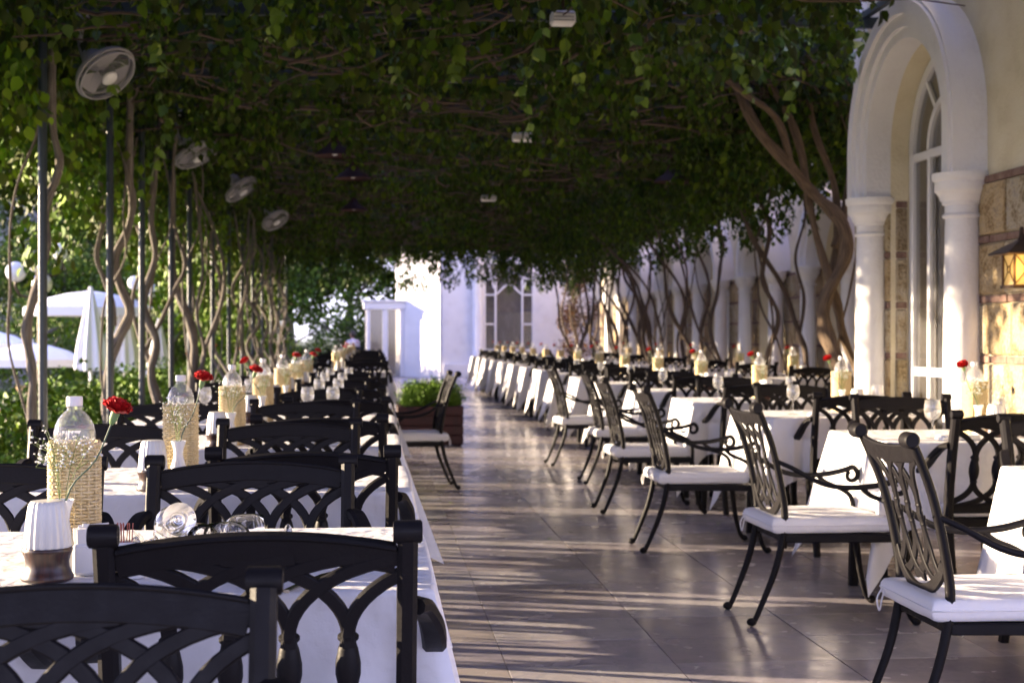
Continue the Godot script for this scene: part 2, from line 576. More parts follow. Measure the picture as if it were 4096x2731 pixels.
func _soft_normals(m: MB) -> void:
	var acc := {}
	for k in range(0, m.i.size(), 3):
		var a := m.v[m.i[k]]
		var b := m.v[m.i[k + 1]]
		var c := m.v[m.i[k + 2]]
		var g := (c - a).cross(b - a)
		for p in [a, b, c]:
			var key := Vector3i(p * 5000.0)
			acc[key] = acc.get(key, Vector3.ZERO) + g
	for k in m.v.size():
		var g: Vector3 = acc.get(Vector3i(m.v[k] * 5000.0), m.n[k])
		m.n[k] = g.normalized() if g.length() > 1e-12 else m.n[k]

func arc_points(x0: float, y0: float, s: float, a: float, b: float, lim: float, z_of: Callable, steps := 12, most := 1.45) -> Array:
	var out := []
	for k in steps + 1:
		var ph := most * k / steps
		var x := x0 + s * a * (1.0 - cos(ph))
		var y := y0 + b * sin(ph)
		if absf(x) > lim:
			if out.size() > 0:
				var last: Vector3 = out[-1]
				var f := (lim - absf(last.x)) / maxf(absf(x) - absf(last.x), 1e-6)
				var yy := lerpf(last.y, y, f)
				out.append(Vector3(signf(x) * lim, yy, z_of.call(yy)))
			break
		out.append(Vector3(x, y, z_of.call(y)))
	return out

func post_chair_meshes() -> void:
	# stout chair: square posts with rolled tops, tracery of crossing arches above and below four turned knots
	var zb := func(y: float) -> float: return 0.235 + 0.035 * clampf((y - 0.45) / 0.25, 0, 1) + 0.055 * clampf((y - 0.66) / 0.24, 0, 1)
	for s in [-1, 1]:
		var m := MB.new()
		m.sweep(smooth_path([Vector3(s * 0.245, 0, 0.325), Vector3(s * 0.245, 0.2, 0.272), Vector3(s * 0.245, 0.45, 0.235), Vector3(s * 0.245, 0.68, 0.268), Vector3(s * 0.245, 0.868, 0.318)], 4), strap(0.042, 0.034, 0.008), Vector3(1, 0, 0))
		S["pc_post%d" % s] = m.mesh()
		m = MB.new()
		m.tube([Vector3(s * 0.245 - 0.024, 0.878, 0.325), Vector3(s * 0.245 - 0.021, 0.878, 0.325), Vector3(s * 0.245 + 0.021, 0.878, 0.325), Vector3(s * 0.245 + 0.024, 0.878, 0.325)], [0.016, 0.0195, 0.0195, 0.016], 16)
		S["pc_cap%d" % s] = m.mesh()
		m = MB.new()
		m.sweep(smooth_path([Vector3(s * 0.256, 0.748, 0.282), Vector3(s * 0.272, 0.742, 0.25), Vector3(s * 0.290, 0.705, 0.20), Vector3(s * 0.300, 0.655, 0.135), Vector3(s * 0.303, 0.615, 0.04), Vector3(s * 0.300, 0.606, -0.06), Vector3(s * 0.298, 0.622, -0.135), Vector3(s * 0.298, 0.618, -0.165)], 4), strap(0.044, 0.026, 0.007), Vector3(0, 1, 0.35))
		m.tube([Vector3(s * 0.298 - 0.023, 0.604, -0.165), Vector3(s * 0.298 + 0.023, 0.604, -0.165)], 0.017, 14)
		S["pc_arm%d" % s] = m.mesh()
		m = MB.new()
		m.lathe([Vector2(0, 0.395), Vector2(0.017, 0.395), Vector2(0.017, 0.43), Vector2(0.021, 0.44), Vector2(0.013, 0.455), Vector2(0.018, 0.50), Vector2(0.022, 0.54), Vector2(0.015, 0.575), Vector2(0.02, 0.585), Vector2(0.015, 0.6), Vector2(0, 0.6)], 14, Transform3D(Basis.IDENTITY, Vector3(s * 0.276, 0, -0.13)), 0, 0, 0.5)
		S["pc_support%d" % s] = m.mesh()
		m = MB.new()
		m.sweep(smooth_path([Vector3(s * 0.25, 0.44, -0.225), Vector3(s * 0.25, 0.25, -0.235), Vector3(s * 0.25, 0.012, -0.265)], 4), strap(0.04, 0.034, 0.006), Vector3(1, 0, 0), lerp_list([1.0, 0.95, 0.8], 9))
		m.tube([Vector3(s * 0.25 - 0.02, 0.018, -0.275), Vector3(s * 0.25 + 0.02, 0.018, -0.275)], 0.018, 12)
		S["pc_leg%d" % s] = m.mesh()
	# crest: arched band with a lip along the top
	var m := MB.new()
	var mid := []
	var lip := []
	for k in 17:
		var x := -0.226 + 0.452 * k / 16.0
		var y := 0.829 + 0.022 * (1.0 - pow(x / 0.226, 2.0))
		mid.append(Vector3(x, y, zb.call(y)))
		lip.append(Vector3(x, y + 0.023, zb.call(y + 0.023) + 0.004))
	m.sweep(mid, strap(0.046, 0.016, 0.003), Vector3(0, -0.28, 1))
	S.pc_crest = m.mesh()
	m = MB.new()
	m.sweep(lip, strap(0.010, 0.026, 0.004), Vector3(0, -0.28, 1))
	S.pc_lip = m.mesh()
	m = MB.new()
	m.box(Vector3(0, 0.475, 0.238), Vector3(0.452, 0.03, 0.02), 0.004)
	S.pc_rail = m.mesh()
	for up in [1, -1]:
		m = MB.new()
		for q in [[-0.147, 0], [-0.049, 1], [0.049, 2], [0.147, 3]]:
			for s in [-1, 1]:
				var y0 := 0.700 if up == 1 else 0.592
				var pts := arc_points(q[0], y0, s, 0.235, 0.136 if up == 1 else -0.108, 0.232, zb)
				if pts.size() > 2:
					# straps crossing one another sit 1 mm apart
					for k in pts.size(): pts[k] += Vector3(0, 0, (0.0008 if s > 0 else -0.0008) + 0.0003 * q[1])
					pts.insert(0, Vector3(q[0] + s * 0.003, y0 - 0.02 * up, zb.call(y0) + (0.0008 if s > 0 else -0.0008) + 0.0003 * q[1]))
					m.sweep(pts, strap(0.0235, 0.0145, 0.003), Vector3(0, -0.2, 1))
		S["pc_tracery%d" % up] = m.mesh()
	m = MB.new()
	m.lathe([Vector2(0, -0.058), Vector2(0.014, -0.058), Vector2(0.016, -0.052), Vector2(0.013, -0.046), Vector2(0.017, -0.036), Vector2(0.0215, -0.015), Vector2(0.0215, 0.005), Vector2(0.017, 0.03), Vector2(0.013, 0.042), Vector2(0.018, 0.047), Vector2(0.018, 0.053), Vector2(0.012, 0.058), Vector2(0, 0.058)], 14)
	S.pc_knot = m.mesh()
	m = MB.new()
	m.box(Vector3(0, 0.418, 0.225), Vector3(0.45, 0.036, 0.022), 0.004)
	m.box(Vector3(0, 0.418, -0.225), Vector3(0.46, 0.036, 0.022), 0.004)
	m.box(Vector3(-0.245, 0.418, 0.0), Vector3(0.022, 0.036, 0.4275), 0.004)
	m.box(Vector3(0.245, 0.418, 0.0), Vector3(0.022, 0.036, 0.4275), 0.004)
	m.box(Vector3(0, 0.428, 0.0), Vector3(0.467, 0.008, 0.42), 0.0)
	S.pc_seat = m.mesh()
	S.pc_cushion = cushion_mesh(0.45, 0.47, 0.225, -0.235, 0.436, 0.492, 5)

func post_chair(label: String, p: Vector3, turn: float, group: String) -> Node3D:
	var t := thing("metal_chair", label, "chair", p, turn, group)
	for s in [-1, 1]:
		var q := part(t, "post", S["pc_post%d" % s], M.black)
		part(q, "rolled_cap", S["pc_cap%d" % s], M.black)
		var a := part(t, "armrest", S["pc_arm%d" % s], M.black)
		part(a, "support", S["pc_support%d" % s], M.black)
		part(t, "leg", S["pc_leg%d" % s], M.black)
	var c := part(t, "crest_rail", S.pc_crest, M.black)
	part(c, "lip", S.pc_lip, M.black)
	part(t, "lower_rail", S.pc_rail, M.black)
	part(t, "upper_tracery", S["pc_tracery1"], M.black)
	part(t, "lower_tracery", S["pc_tracery-1"], M.black)
	for x in [-0.147, -0.049, 0.049, 0.147]:
		part(t, "knot", S.pc_knot, M.black, Transform3D(Basis(Vector3.RIGHT, 0.14), Vector3(x, 0.646, 0.264)))
	part(t, "seat_frame", S.pc_seat, M.black)
	part(t, "cushion", S.pc_cushion, M.cushion)
	return t

func arm_chair_meshes() -> void:
	# light armchair: curved fluted legs with ball feet, leaning tracery back, scrolled arms
	var zb := func(y: float) -> float:
		var c := [[0.43, 0.225], [0.58, 0.242], [0.75, 0.284], [0.9, 0.347]]
		for k in 3:
			if y <= c[k + 1][0]: return lerpf(c[k][1], c[k + 1][1], clampf((y - c[k][0]) / (c[k + 1][0] - c[k][0]), 0, 1))
		return 0.347
	for s in [-1, 1]:
		S["ac_post%d" % s] = tube_mesh([Vector3(s * 0.18, 0.016, 0.352), Vector3(s * 0.182, 0.10, 0.315), Vector3(s * 0.187, 0.25, 0.258), Vector3(s * 0.192, 0.43, 0.225), Vector3(s * 0.196, 0.58, 0.242), Vector3(s * 0.204, 0.75, 0.284), Vector3(s * 0.214, 0.9, 0.345)], [0.0105, 0.012, 0.014, 0.0148, 0.0145, 0.0135, 0.013], 16, 5, 8, 0.06)
		var m := MB.new()
		m.ball(Vector3(s * 0.18, 0.0175, 0.362), Vector3(0.019, 0.0175, 0.021), 14, 9)
		S["ac_foot%d" % s] = m.mesh()
		m = MB.new()
		m.tube([Vector3(s * 0.214 - 0.026, 0.905, 0.355), Vector3(s * 0.214 - 0.022, 0.905, 0.355), Vector3(s * 0.214 + 0.022, 0.905, 0.355), Vector3(s * 0.214 + 0.026, 0.905, 0.355)], [0.019, 0.024, 0.024, 0.019], 16)
		S["ac_finial%d" % s] = m.mesh()
		var leg := [Vector3(s * 0.235, 0.36, -0.235), Vector3(s * 0.238, 0.26, -0.25), Vector3(s * 0.242, 0.14, -0.268), Vector3(s * 0.246, 0.05, -0.292), Vector3(s * 0.248, 0.02, -0.312)]
		S["ac_leg%d" % s] = tube_mesh(leg, [0.0165, 0.0155, 0.013, 0.012, 0.012], 16, 4, 8, 0.06)
		m = MB.new()
		m.ball(Vector3(s * 0.248, 0.018, -0.322), Vector3(0.02, 0.018, 0.021), 14, 9)
		S["ac_front_foot%d" % s] = m.mesh()
		# arm: dips from the post, runs level, ends in a scroll
		var arm := [Vector3(s * 0.199, 0.69, 0.278), Vector3(s * 0.222, 0.655, 0.20), Vector3(s * 0.248, 0.60, 0.10), Vector3(s * 0.262, 0.578, 0.0), Vector3(s * 0.268, 0.582, -0.12), Vector3(s * 0.27, 0.60, -0.21)]
		var c := Vector3(s * 0.27, 0.575, -0.235)
		for k in 12:
			var a := 1.45 - 0.52 * k
			var r := 0.036 * (1.0 - 0.055 * k)
			arm.append(c + Vector3(0, sin(a) * r, -cos(a) * r))
		S["ac_arm%d" % s] = tube_mesh(arm, [0.009, 0.011, 0.0125, 0.0125, 0.012, 0.011, 0.010, 0.0095, 0.009], 10, 4)
		S["ac_support%d" % s] = tube_mesh([Vector3(s * 0.268, 0.578, -0.075), Vector3(s * 0.268, 0.545, -0.115), Vector3(s * 0.265, 0.52, -0.175), Vector3(s * 0.258, 0.485, -0.225), Vector3(s * 0.25, 0.43, -0.238), Vector3(s * 0.247, 0.36, -0.238)], [0.010, 0.0105, 0.0105, 0.011, 0.012, 0.012], 10, 4)
	var m := MB.new()
	var mid := []
	for k in 17:
		var u := -1.0 + 2.0 * k / 16.0
		var y := 0.868 - 0.012 * (1.0 - u * u)
		mid.append(Vector3(u * 0.2, y, zb.call(y) + 0.018 * (1.0 - u * u)))
	m.sweep(mid, strap(0.056, 0.014, 0.003), Vector3(0, -0.42, 1))
	S.ac_crest = m.mesh()
	m = MB.new()
	mid = []
	for k in 17:
		var u := -1.0 + 2.0 * k / 16.0
		var y := 0.545 - 0.10 * pow(1.0 - u * u, 0.8)
		mid.append(Vector3(u * 0.182, y, zb.call(y) + 0.012 * (1.0 - u * u)))
	m.sweep(mid, strap(0.036, 0.014, 0.003), Vector3(0, -0.2, 1))
	S.ac_low = m.mesh()
	m = MB.new()
	for q in [[-0.088, 0], [0.0, 1], [0.088, 2]]:
		for s in [-1, 1]:
			for up in [1, -1]:
				var y0 := 0.70 if up == 1 else 0.655
				var o := Vector3(0, 0, 0.004 + (0.0008 if s > 0 else -0.0008) + 0.0003 * q[1])
				var pts := arc_points(q[0], y0, s, 0.135, 0.15 if up == 1 else -0.17, 0.196 if up == 1 else 0.165, zb, 12, 1.5)
				var keep := []
				for p in pts:
					if up == -1 and p.y < 0.545 - 0.10 * pow(maxf(1.0 - pow(p.x / 0.182, 2.0), 0.0), 0.8): break
					keep.append(p + o)
				if keep.size() > 2:
					keep.insert(0, Vector3(q[0] + s * 0.003, y0 - 0.02 * up, zb.call(y0)) + o)
					m.sweep(keep, strap(0.026, 0.008, 0.0018), Vector3(0, -0.3, 1))
	S.ac_tracery = m.mesh()
	m = MB.new()
	m.lathe([Vector2(0, -0.034), Vector2(0.011, -0.034), Vector2(0.0135, -0.029), Vector2(0.011, -0.024), Vector2(0.0155, -0.01), Vector2(0.0155, 0.008), Vector2(0.011, 0.024), Vector2(0.0135, 0.029), Vector2(0.011, 0.034), Vector2(0, 0.034)], 12)
	S.ac_knot = m.mesh()
	m = MB.new()
	m.box(Vector3(0, 0.362, 0.222), Vector3(0.36, 0.034, 0.02), 0.004)
	m.box(Vector3(0, 0.362, -0.235), Vector3(0.45, 0.034, 0.024), 0.004)
	for s in [-1, 1]:
		m.sweep([Vector3(s * 0.192, 0.362, 0.222), Vector3(s * 0.237, 0.362, -0.232)], strap(0.034, 0.022, 0.004), Vector3(1, 0, 0))
	m.box(Vector3(0, 0.372, -0.01), Vector3(0.37, 0.006, 0.44), 0.0)
	S.ac_seat = m.mesh()
	m = MB.new()
	var rim := []
	for q in [[-0.2105, 0.2855], [-0.15, 0.2875], [0.15, 0.2875], [0.2105, 0.2855], [0.2135, 0.24], [0.226, -0.18], [0.2285, -0.2265], [0.17, -0.2285], [-0.17, -0.2285], [-0.2285, -0.2265], [-0.226, -0.18], [-0.2135, 0.24], [-0.2105, 0.2855]]: rim.append(Vector3(q[0], 0.417, q[1]))
	m.tube(rim, 0.0028, 6, false)
	S.ac_piping = m.mesh()
	S.ac_ties = tube_mesh([Vector3(-0.19, 0.415, 0.285), Vector3(-0.196, 0.38, 0.30), Vector3(-0.186, 0.345, 0.296), Vector3(-0.178, 0.375, 0.292), Vector3(-0.17, 0.41, 0.286)], 0.003, 6, 4)
	S.ac_cushion = cushion_mesh(0.42, 0.455, 0.285, -0.225, 0.379, 0.452, 15)

func arm_chair(label: String, p: Vector3, turn: float, group: String) -> Node3D:
	var t := thing("armchair", label, "chair", p, turn, group)
	for s in [-1, 1]:
		var q := part(t, "back_post", S["ac_post%d" % s], M.black)
		part(q, "foot", S["ac_foot%d" % s], M.black)
		part(q, "finial", S["ac_finial%d" % s], M.black)
		var l := part(t, "leg", S["ac_leg%d" % s], M.black)
		part(l, "foot", S["ac_front_foot%d" % s], M.black)
		var a := part(t, "armrest", S["ac_arm%d" % s], M.black)
		part(a, "support", S["ac_support%d" % s], M.black)
	part(t, "crest_rail", S.ac_crest, M.black)
	part(t, "lower_rail", S.ac_low, M.black)
	part(t, "tracery", S.ac_tracery, M.black)
	for x in [-0.088, 0.0, 0.088]:
		part(t, "knot", S.ac_knot, M.black, Transform3D(Basis(Vector3.RIGHT, 0.25) * Basis.from_scale(Vector3(1.1, 1, 0.5)), Vector3(x, 0.678, 0.273)))
	part(t, "seat_frame", S.ac_seat, M.black)
	var cu := part(t, "cushion", S.ac_cushion, M.cushion)
	part(cu, "piping", S.ac_piping, M.cushion)
	part(cu, "tie", S.ac_ties, M.cushion)
	return t


# ---------------------------------------------------------------- tables and cloths
const TOP := 0.742     # upper face of a laid cloth

func cloth_mesh(w: float, d: float, drop: float, point: float, seed_: int) -> ArrayMesh:
	# W along x, D along z; hangs DROP, POINT more at the corners, in soft folds
	var m := MB.new()
	var f := FastNoiseLite.new()
	f.seed = seed_; f.frequency = 1.6
	var ring := []          # [position on the rim, outward, nearness to a corner]
	var per := 36
	var r := 0.02
	for side in 4:
		var a: Vector2 = [Vector2(-w / 2, -d / 2), Vector2(w / 2, -d / 2), Vector2(w / 2, d / 2), Vector2(-w / 2, d / 2)][side]
		var b: Vector2 = [Vector2(w / 2, -d / 2), Vector2(w / 2, d / 2), Vector2(-w / 2, d / 2), Vector2(-w / 2, -d / 2)][side]
		var o: Vector2 = [Vector2(0, -1), Vector2(1, 0), Vector2(0, 1), Vector2(-1, 0)][side]
		var along := (b - a).normalized()
		for k in per:
			var t := float(k) / per
			t = t * t * (3.0 - 2.0 * t) * 0.55 + t * 0.45
			var p := a.lerp(b, t)
			var len := a.distance_to(b)
			var ca := exp(-t * len / 0.07)
			var cb := exp(-(1.0 - t) * len / 0.07)
			var oo := (o + along * (cb - ca) * 1.0).normalized()
			var c := maxf(ca, cb)
			p -= oo * r * 0.4 * c
			ring.append([p, oo, c, t * len])
	var rows := 12
	var cnt := ring.size()
	var first := 0
	for j in rows + 1:
		for k in cnt:
			var q: Array = ring[k]
			var t := maxf(0.0, (j - 2.0) / (rows - 2.0))
			var c: float = q[2]
			var p2: Vector2 = q[0]
			var o2: Vector2 = q[1]
			var nz := f.get_noise_2d(p2.x * 3.0 + seed_, p2.y * 3.0)
			var fold := sin(k * TAU / 9.0 + nz * 4.0) * 0.5 + sin(k * TAU / 5.3 + seed_) * 0.3
			var away := 0.012 + t * (0.03 + 0.14 * c * c + 0.048 * fold + 0.06 * nz) - 0.075 * t * exp(-pow((c - 0.3) / 0.13, 2.0))
			var y := -t * (drop + point * c * c + 0.02 * nz)
			if j < 2:
				away = 0.012 * [0.0, 0.7][j]
				y = -0.012 * [0.0, 0.3][j]
			elif j == 2:
				y = -0.012
			else:
				y -= 0.012
			m.vert(Vector3(p2.x + o2.x * away, TOP + y, p2.y + o2.y * away), Vector3(o2.x, 0.3, o2.y), Vector2(k * 0.02, t))
	for j in rows:
		for k in cnt:
			var a := first + j * cnt + k
			var b := first + j * cnt + (k + 1) % cnt
			m.quad(a, b, b + cnt, a + cnt)
	# top: grid fan to the rim through shrinking rings
	var prev := 0
	for s in [0.97, 0.8, 0.5, 0.2]:
		var start := m.v.size()
		for k in cnt:
			var p2: Vector2 = ring[k][0] * s
			m.vert(Vector3(p2.x, TOP + 0.0012 * f.get_noise_2d(p2.x * 5.0, p2.y * 5.0), p2.y), Vector3.UP, p2)
		for k in cnt:
			m.quad(prev + k, prev + (k + 1) % cnt, start + (k + 1) % cnt, start + k)
		prev = start
	var mid := m.vert(Vector3(0, TOP, 0), Vector3.UP)
	for k in cnt: m.tri(mid, prev + k, prev + (k + 1) % cnt)
	_soft_normals(m)
	return m.mesh()

func table_meshes(key: String, w: float, d: float) -> void:
	S[key + "_top"] = box_mesh(Vector3(0, 0.720, 0), Vector3(w - 0.01, 0.034, d - 0.01), 0.004)
	for s in 4:
		var x := (w / 2 - 0.09) * (-1 if s % 2 == 0 else 1)
		var z := (d / 2 - 0.09) * (-1 if s < 2 else 1)
		var m := MB.new()
		m.sweep([Vector3(x, 0.703, z), Vector3(x, 0.3, z), Vector3(x * 1.02, 0.0, z * 1.02)], strap(0.05, 0.05, 0.008), Vector3(1, 0, 0), [1.0, 0.9, 0.8])
		S["%s_leg%d" % [key, s]] = m.mesh()
	var m := MB.new()
	m.box(Vector3(0, 0.675, d / 2 - 0.09), Vector3(w - 0.232, 0.05, 0.025), 0.003)
	m.box(Vector3(0, 0.675, -d / 2 + 0.09), Vector3(w - 0.232, 0.05, 0.025), 0.003)
	S[key + "_apron"] = m.mesh()

func table(key: String, label: String, cloth_label: String, cloth_key: String, p: Vector3, turn: float, group: String) -> void:
	var t := thing("dining_table", label, "table", p, turn, group)
	part(t, "table_top", S[key + "_top"], M.black)
	part(t, "apron", S[key + "_apron"], M.black)
	for s in 4: part(t, "leg", S["%s_leg%d" % [key, s]], M.black)
	solo("tablecloth", S[cloth_key], M.cloth, cloth_label, "tablecloth", placed(p, turn), "white tablecloths")


# ---------------------------------------------------------------- things on the tables
func tableware_meshes() -> void:
	# woven basket: stakes and strands going in and out between them, on a rounded square
	var hb := 0.236
	var half := 0.0465
	var outline := func(a: float) -> Vector3:
		var c := cos(a)
		var s := sin(a)
		var k := pow(pow(absf(c), 5.0) + pow(absf(s), 5.0), -0.2)
		return Vector3(c * k * half, 0, s * k * half)
	var stakes := 24
	var m := MB.new()
	var rows := 36
	for r in rows:
		var pts := []
		for k in stakes * 3 + 1:
			var a := TAU * k / (stakes * 3)
			var p: Vector3 = outline.call(a)
			var w := cos(a * stakes / 2.0 + (PI if r % 2 else 0.0))
			pts.append(p * (1.0 + 0.07 * w) + Vector3(0, 0.004 + r * (hb - 0.008) / (rows - 1), 0))
		m.tube(pts, 0.0031, 5, false)
	S.basket_weave = m.mesh()
	m = MB.new()
	for k in stakes:
		var p: Vector3 = outline.call(TAU * k / stakes)
		m.tube([p, p + Vector3(0, hb, 0)], 0.0026, 5)
	S.basket_stakes = m.mesh()
	m = MB.new()
	for q in 2:
		var pts := []
		for k in 169:
			var a := TAU * k / 168
			var p: Vector3 = outline.call(a)
			pts.append(p * (1.0 + 0.06 * cos(a * 28 + q * PI)) + Vector3(0, hb + 0.004 + 0.004 * sin(a * 28 + q * PI), 0))
		m.tube(pts, 0.0036, 5, false)
	S.basket_rim = m.mesh()
	S.basket_floor = box_mesh(Vector3(0, 0.004, 0), Vector3(0.086, 0.004, 0.086), 0.0)
	# bottle
	m = MB.new()
	var prof := [Vector2(0, 0.0), Vector2(0.03, 0.0), Vector2(0.039, 0.006), Vector2(0.0415, 0.02)]
	for k in 9:
		prof.append(Vector2(0.0415, 0.03 + k * 0.02)); prof.append(Vector2(0.0395, 0.04 + k * 0.02))
	prof += [Vector2(0.0415, 0.222), Vector2(0.0415, 0.232), Vector2(0.0402, 0.240), Vector2(0.0412, 0.247), Vector2(0.0405, 0.258), Vector2(0.037, 0.272), Vector2(0.030, 0.286), Vector2(0.0205, 0.297), Vector2(0.0148, 0.301), Vector2(0.0142, 0.306), Vector2(0.0165, 0.307), Vector2(0.0165, 0.3085), Vector2(0.0136, 0.309), Vector2(0.0136, 0.318)]
	m.lathe(prof, 32, Transform3D.IDENTITY, 0, 0.0, 0.3)
	S.bottle = m.mesh()
	m = MB.new()
	m.lathe([Vector2(0, 0.002), Vector2(0.036, 0.004), Vector2(0.0385, 0.02), Vector2(0.0385, 0.2), Vector2(0.0395, 0.235), Vector2(0.0392, 0.252), Vector2(0.038, 0.262), Vector2(0, 0.262)], 32, Transform3D.IDENTITY, 0, 0.0, 0.5)
	S.water = m.mesh()
	m = MB.new()
	m.lathe([Vector2(0, 0.3095), Vector2(0.0155, 0.3095), Vector2(0.0158, 0.311), Vector2(0.0158, 0.326), Vector2(0.0148, 0.3285), Vector2(0, 0.3285)], 72, Transform3D.IDENTITY, 36, 0.018)
	S.bottle_cap = m.mesh()
	# vase
	m = MB.new()
	m.lathe([Vector2(0, 0), Vector2(0.022, 0), Vector2(0.026, 0.006), Vector2(0.028, 0.03), Vector2(0.024, 0.06), Vector2(0.016, 0.085), Vector2(0.0135, 0.1), Vector2(0.016, 0.118), Vector2(0.0225, 0.137), Vector2(0.0235, 0.139), Vector2(0.0225, 0.1395), Vector2(0.0145, 0.118), Vector2(0.012, 0.1), Vector2(0.0145, 0.085), Vector2(0.02, 0.06), Vector2(0, 0.05)], 28, Transform3D.IDENTITY, 0, 0.0, 0.4)
	S.vase = m.mesh()
	# candle lamp: turned base, ribbed shade
	m = MB.new()
	m.lathe([Vector2(0, 0), Vector2(0.044, 0), Vector2(0.0478, 0.003), Vector2(0.048, 0.007), Vector2(0.0445, 0.014), Vector2(0.0405, 0.024), Vector2(0.0395, 0.034), Vector2(0.042, 0.046), Vector2(0.0455, 0.053), Vector2(0.0462, 0.058), Vector2(0.0445, 0.0615), Vector2(0, 0.0615)], 36, Transform3D.IDENTITY, 0, 0.0, 0.5)
	S.lamp_base = m.mesh()
	m = MB.new()
	m.lathe([Vector2(0.0420, 0.0618), Vector2(0.0425, 0.064), Vector2(0.0412, 0.078), Vector2(0.0392, 0.1), Vector2(0.0362, 0.125), Vector2(0.0328, 0.142), Vector2(0.0300, 0.1475), Vector2(0.026, 0.1485), Vector2(0.0, 0.1485)], 144, Transform3D.IDENTITY, 20, 0.03, 0.4)
	_soft_normals(m)
	S.lamp_shade = m.mesh()
	# wine glass: solid wall
	m = MB.new()
	m.lathe([Vector2(0, 0), Vector2(0.033, 0), Vector2(0.034, 0.0012), Vector2(0.02, 0.004), Vector2(0.006, 0.008), Vector2(0.0042, 0.02), Vector2(0.0042, 0.07), Vector2(0.007, 0.078), Vector2(0.022, 0.088), Vector2(0.0345, 0.105), Vector2(0.038, 0.125), Vector2(0.036, 0.15), Vector2(0.0315, 0.172), Vector2(0.0306, 0.1728), Vector2(0.0298, 0.172), Vector2(0.0345, 0.15), Vector2(0.0365, 0.125), Vector2(0.033, 0.106), Vector2(0.021, 0.0905), Vector2(0.006, 0.083), Vector2(0, 0.0825)], 32, Transform3D.IDENTITY, 0, 0.0, 0.4)
	S.wine_glass = m.mesh()
	# folded napkin
	m = MB.new()
	m.box(Vector3(0, 0.006, 0), Vector3(0.19, 0.012, 0.075), 0.004)
	m.box(Vector3(0.004, 0.016, 0.003), Vector3(0.18, 0.008, 0.066), 0.003, Basis(Vector3.UP, 0.06))
	S.napkin = m.mesh()
	# cutlery
	m = MB.new()
	m.sweep(smooth_path([Vector3(0, 0.004, 0.1), Vector3(0, 0.006, 0.05), Vector3(0, 0.005, -0.02), Vector3(0, 0.006, -0.04)], 4), strap(0.013, 0.003, 0.001), Vector3.UP, lerp_list([1.1, 0.8, 0.4, 0.5], 13))
	m.box(Vector3(0, 0.006, -0.05), Vector3(0.022, 0.002, 0.022), 0.0005)
	for k in 4:
		m.sweep(smooth_path([Vector3(-0.0095 + k * 0.0063, 0.006, -0.058), Vector3(-0.0095 + k * 0.0063, 0.0075, -0.08), Vector3(-0.0095 + k * 0.0063, 0.013, -0.1)], 3), strap(0.0032, 0.002, 0.0006), Vector3.UP)
	S.fork = m.mesh()
	m = MB.new()
	m.sweep(smooth_path([Vector3(0, 0.004, 0.11), Vector3(0, 0.005, 0.05), Vector3(0, 0.004, 0.0)], 4), strap(0.014, 0.006, 0.002), Vector3.UP)
	m.sweep([Vector3(0, 0.0045, 0.0), Vector3(0.001, 0.0045, -0.07), Vector3(0.004, 0.0045, -0.115)], strap(0.018, 0.0016, 0.0005), Vector3.UP, [1.0, 1.05, 0.35])
	S.knife = m.mesh()
	# carnations: stem leaning out of the vase, calyx, ruffled bloom; three different ones
	for q in 3:
		rng.seed = 900 + q
		var tip: Vector3 = [Vector3(0.10, 0.305, 0.0), Vector3(0.075, 0.32, 0.02), Vector3(-0.085, 0.315, 0.01)][q]
		var dir: Vector3 = [Vector3(0.35, 0.9, 0.15), Vector3(0.25, 0.95, 0.2), Vector3(-0.45, 0.85, 0.3)][q].normalized()
		S["carn_stem%d" % q] = tube_mesh([Vector3(-tip.x * 0.08, 0.062, 0), Vector3(tip.x * 0.15, 0.16, 0), tip * 0.62 + Vector3(0, 0.025, 0), tip - dir * 0.02], [0.0022, 0.002, 0.0018, 0.002], 6, 4)
		m = MB.new()
		var bs := Basis(Quaternion(Vector3.UP, dir))
		m.lathe([Vector2(0, -0.024), Vector2(0.004, -0.022), Vector2(0.008, -0.012), Vector2(0.0088, 0.0), Vector2(0.0085, 0.008), Vector2(0.0, 0.006)], 14, Transform3D(bs, tip), 0, 0.0, 0.4)
		S["carn_calyx%d" % q] = m.mesh()
		m = MB.new()
		for k in 46:
			var ring := k / 46.0
			var az := k * 2.39996
			var tilt := 1.62 * pow(ring, 0.7)
			var size := rnd(0.023, 0.031) * (0.8 + 0.2 * ring)
			var b := bs * Basis(Vector3.UP, az) * Basis(Vector3.FORWARD, -tilt)
			var start := m.v.size()
			for row in 5:
				for c in 7:
					var u := (c - 3) / 3.0
					var t := row / 4.0
					var wid := size * (0.12 + 0.62 * t)
					var ruff := sin(c * 2.1 + k) * 0.0035 * t * t + rnd(-1, 1) * 0.0016 * t
					var zig := (0.0022 if c % 2 else -0.001) if row == 4 else 0.0
					var p := Vector3(0.004 * t * t * 3.0 + ruff, t * size * (1.0 - 0.16 * u * u) + zig, u * wid)
					m.vert(tip + bs * Vector3(0, 0.004, 0) + b * p, b * Vector3(1, 0.2, 0))
			for row in 4:
				for c in 6:
					var a := start + row * 7 + c
					m.quad(a, a + 1, a + 8, a + 7)
		_soft_normals(m)
		S["carn_bloom%d" % q] = m.mesh()
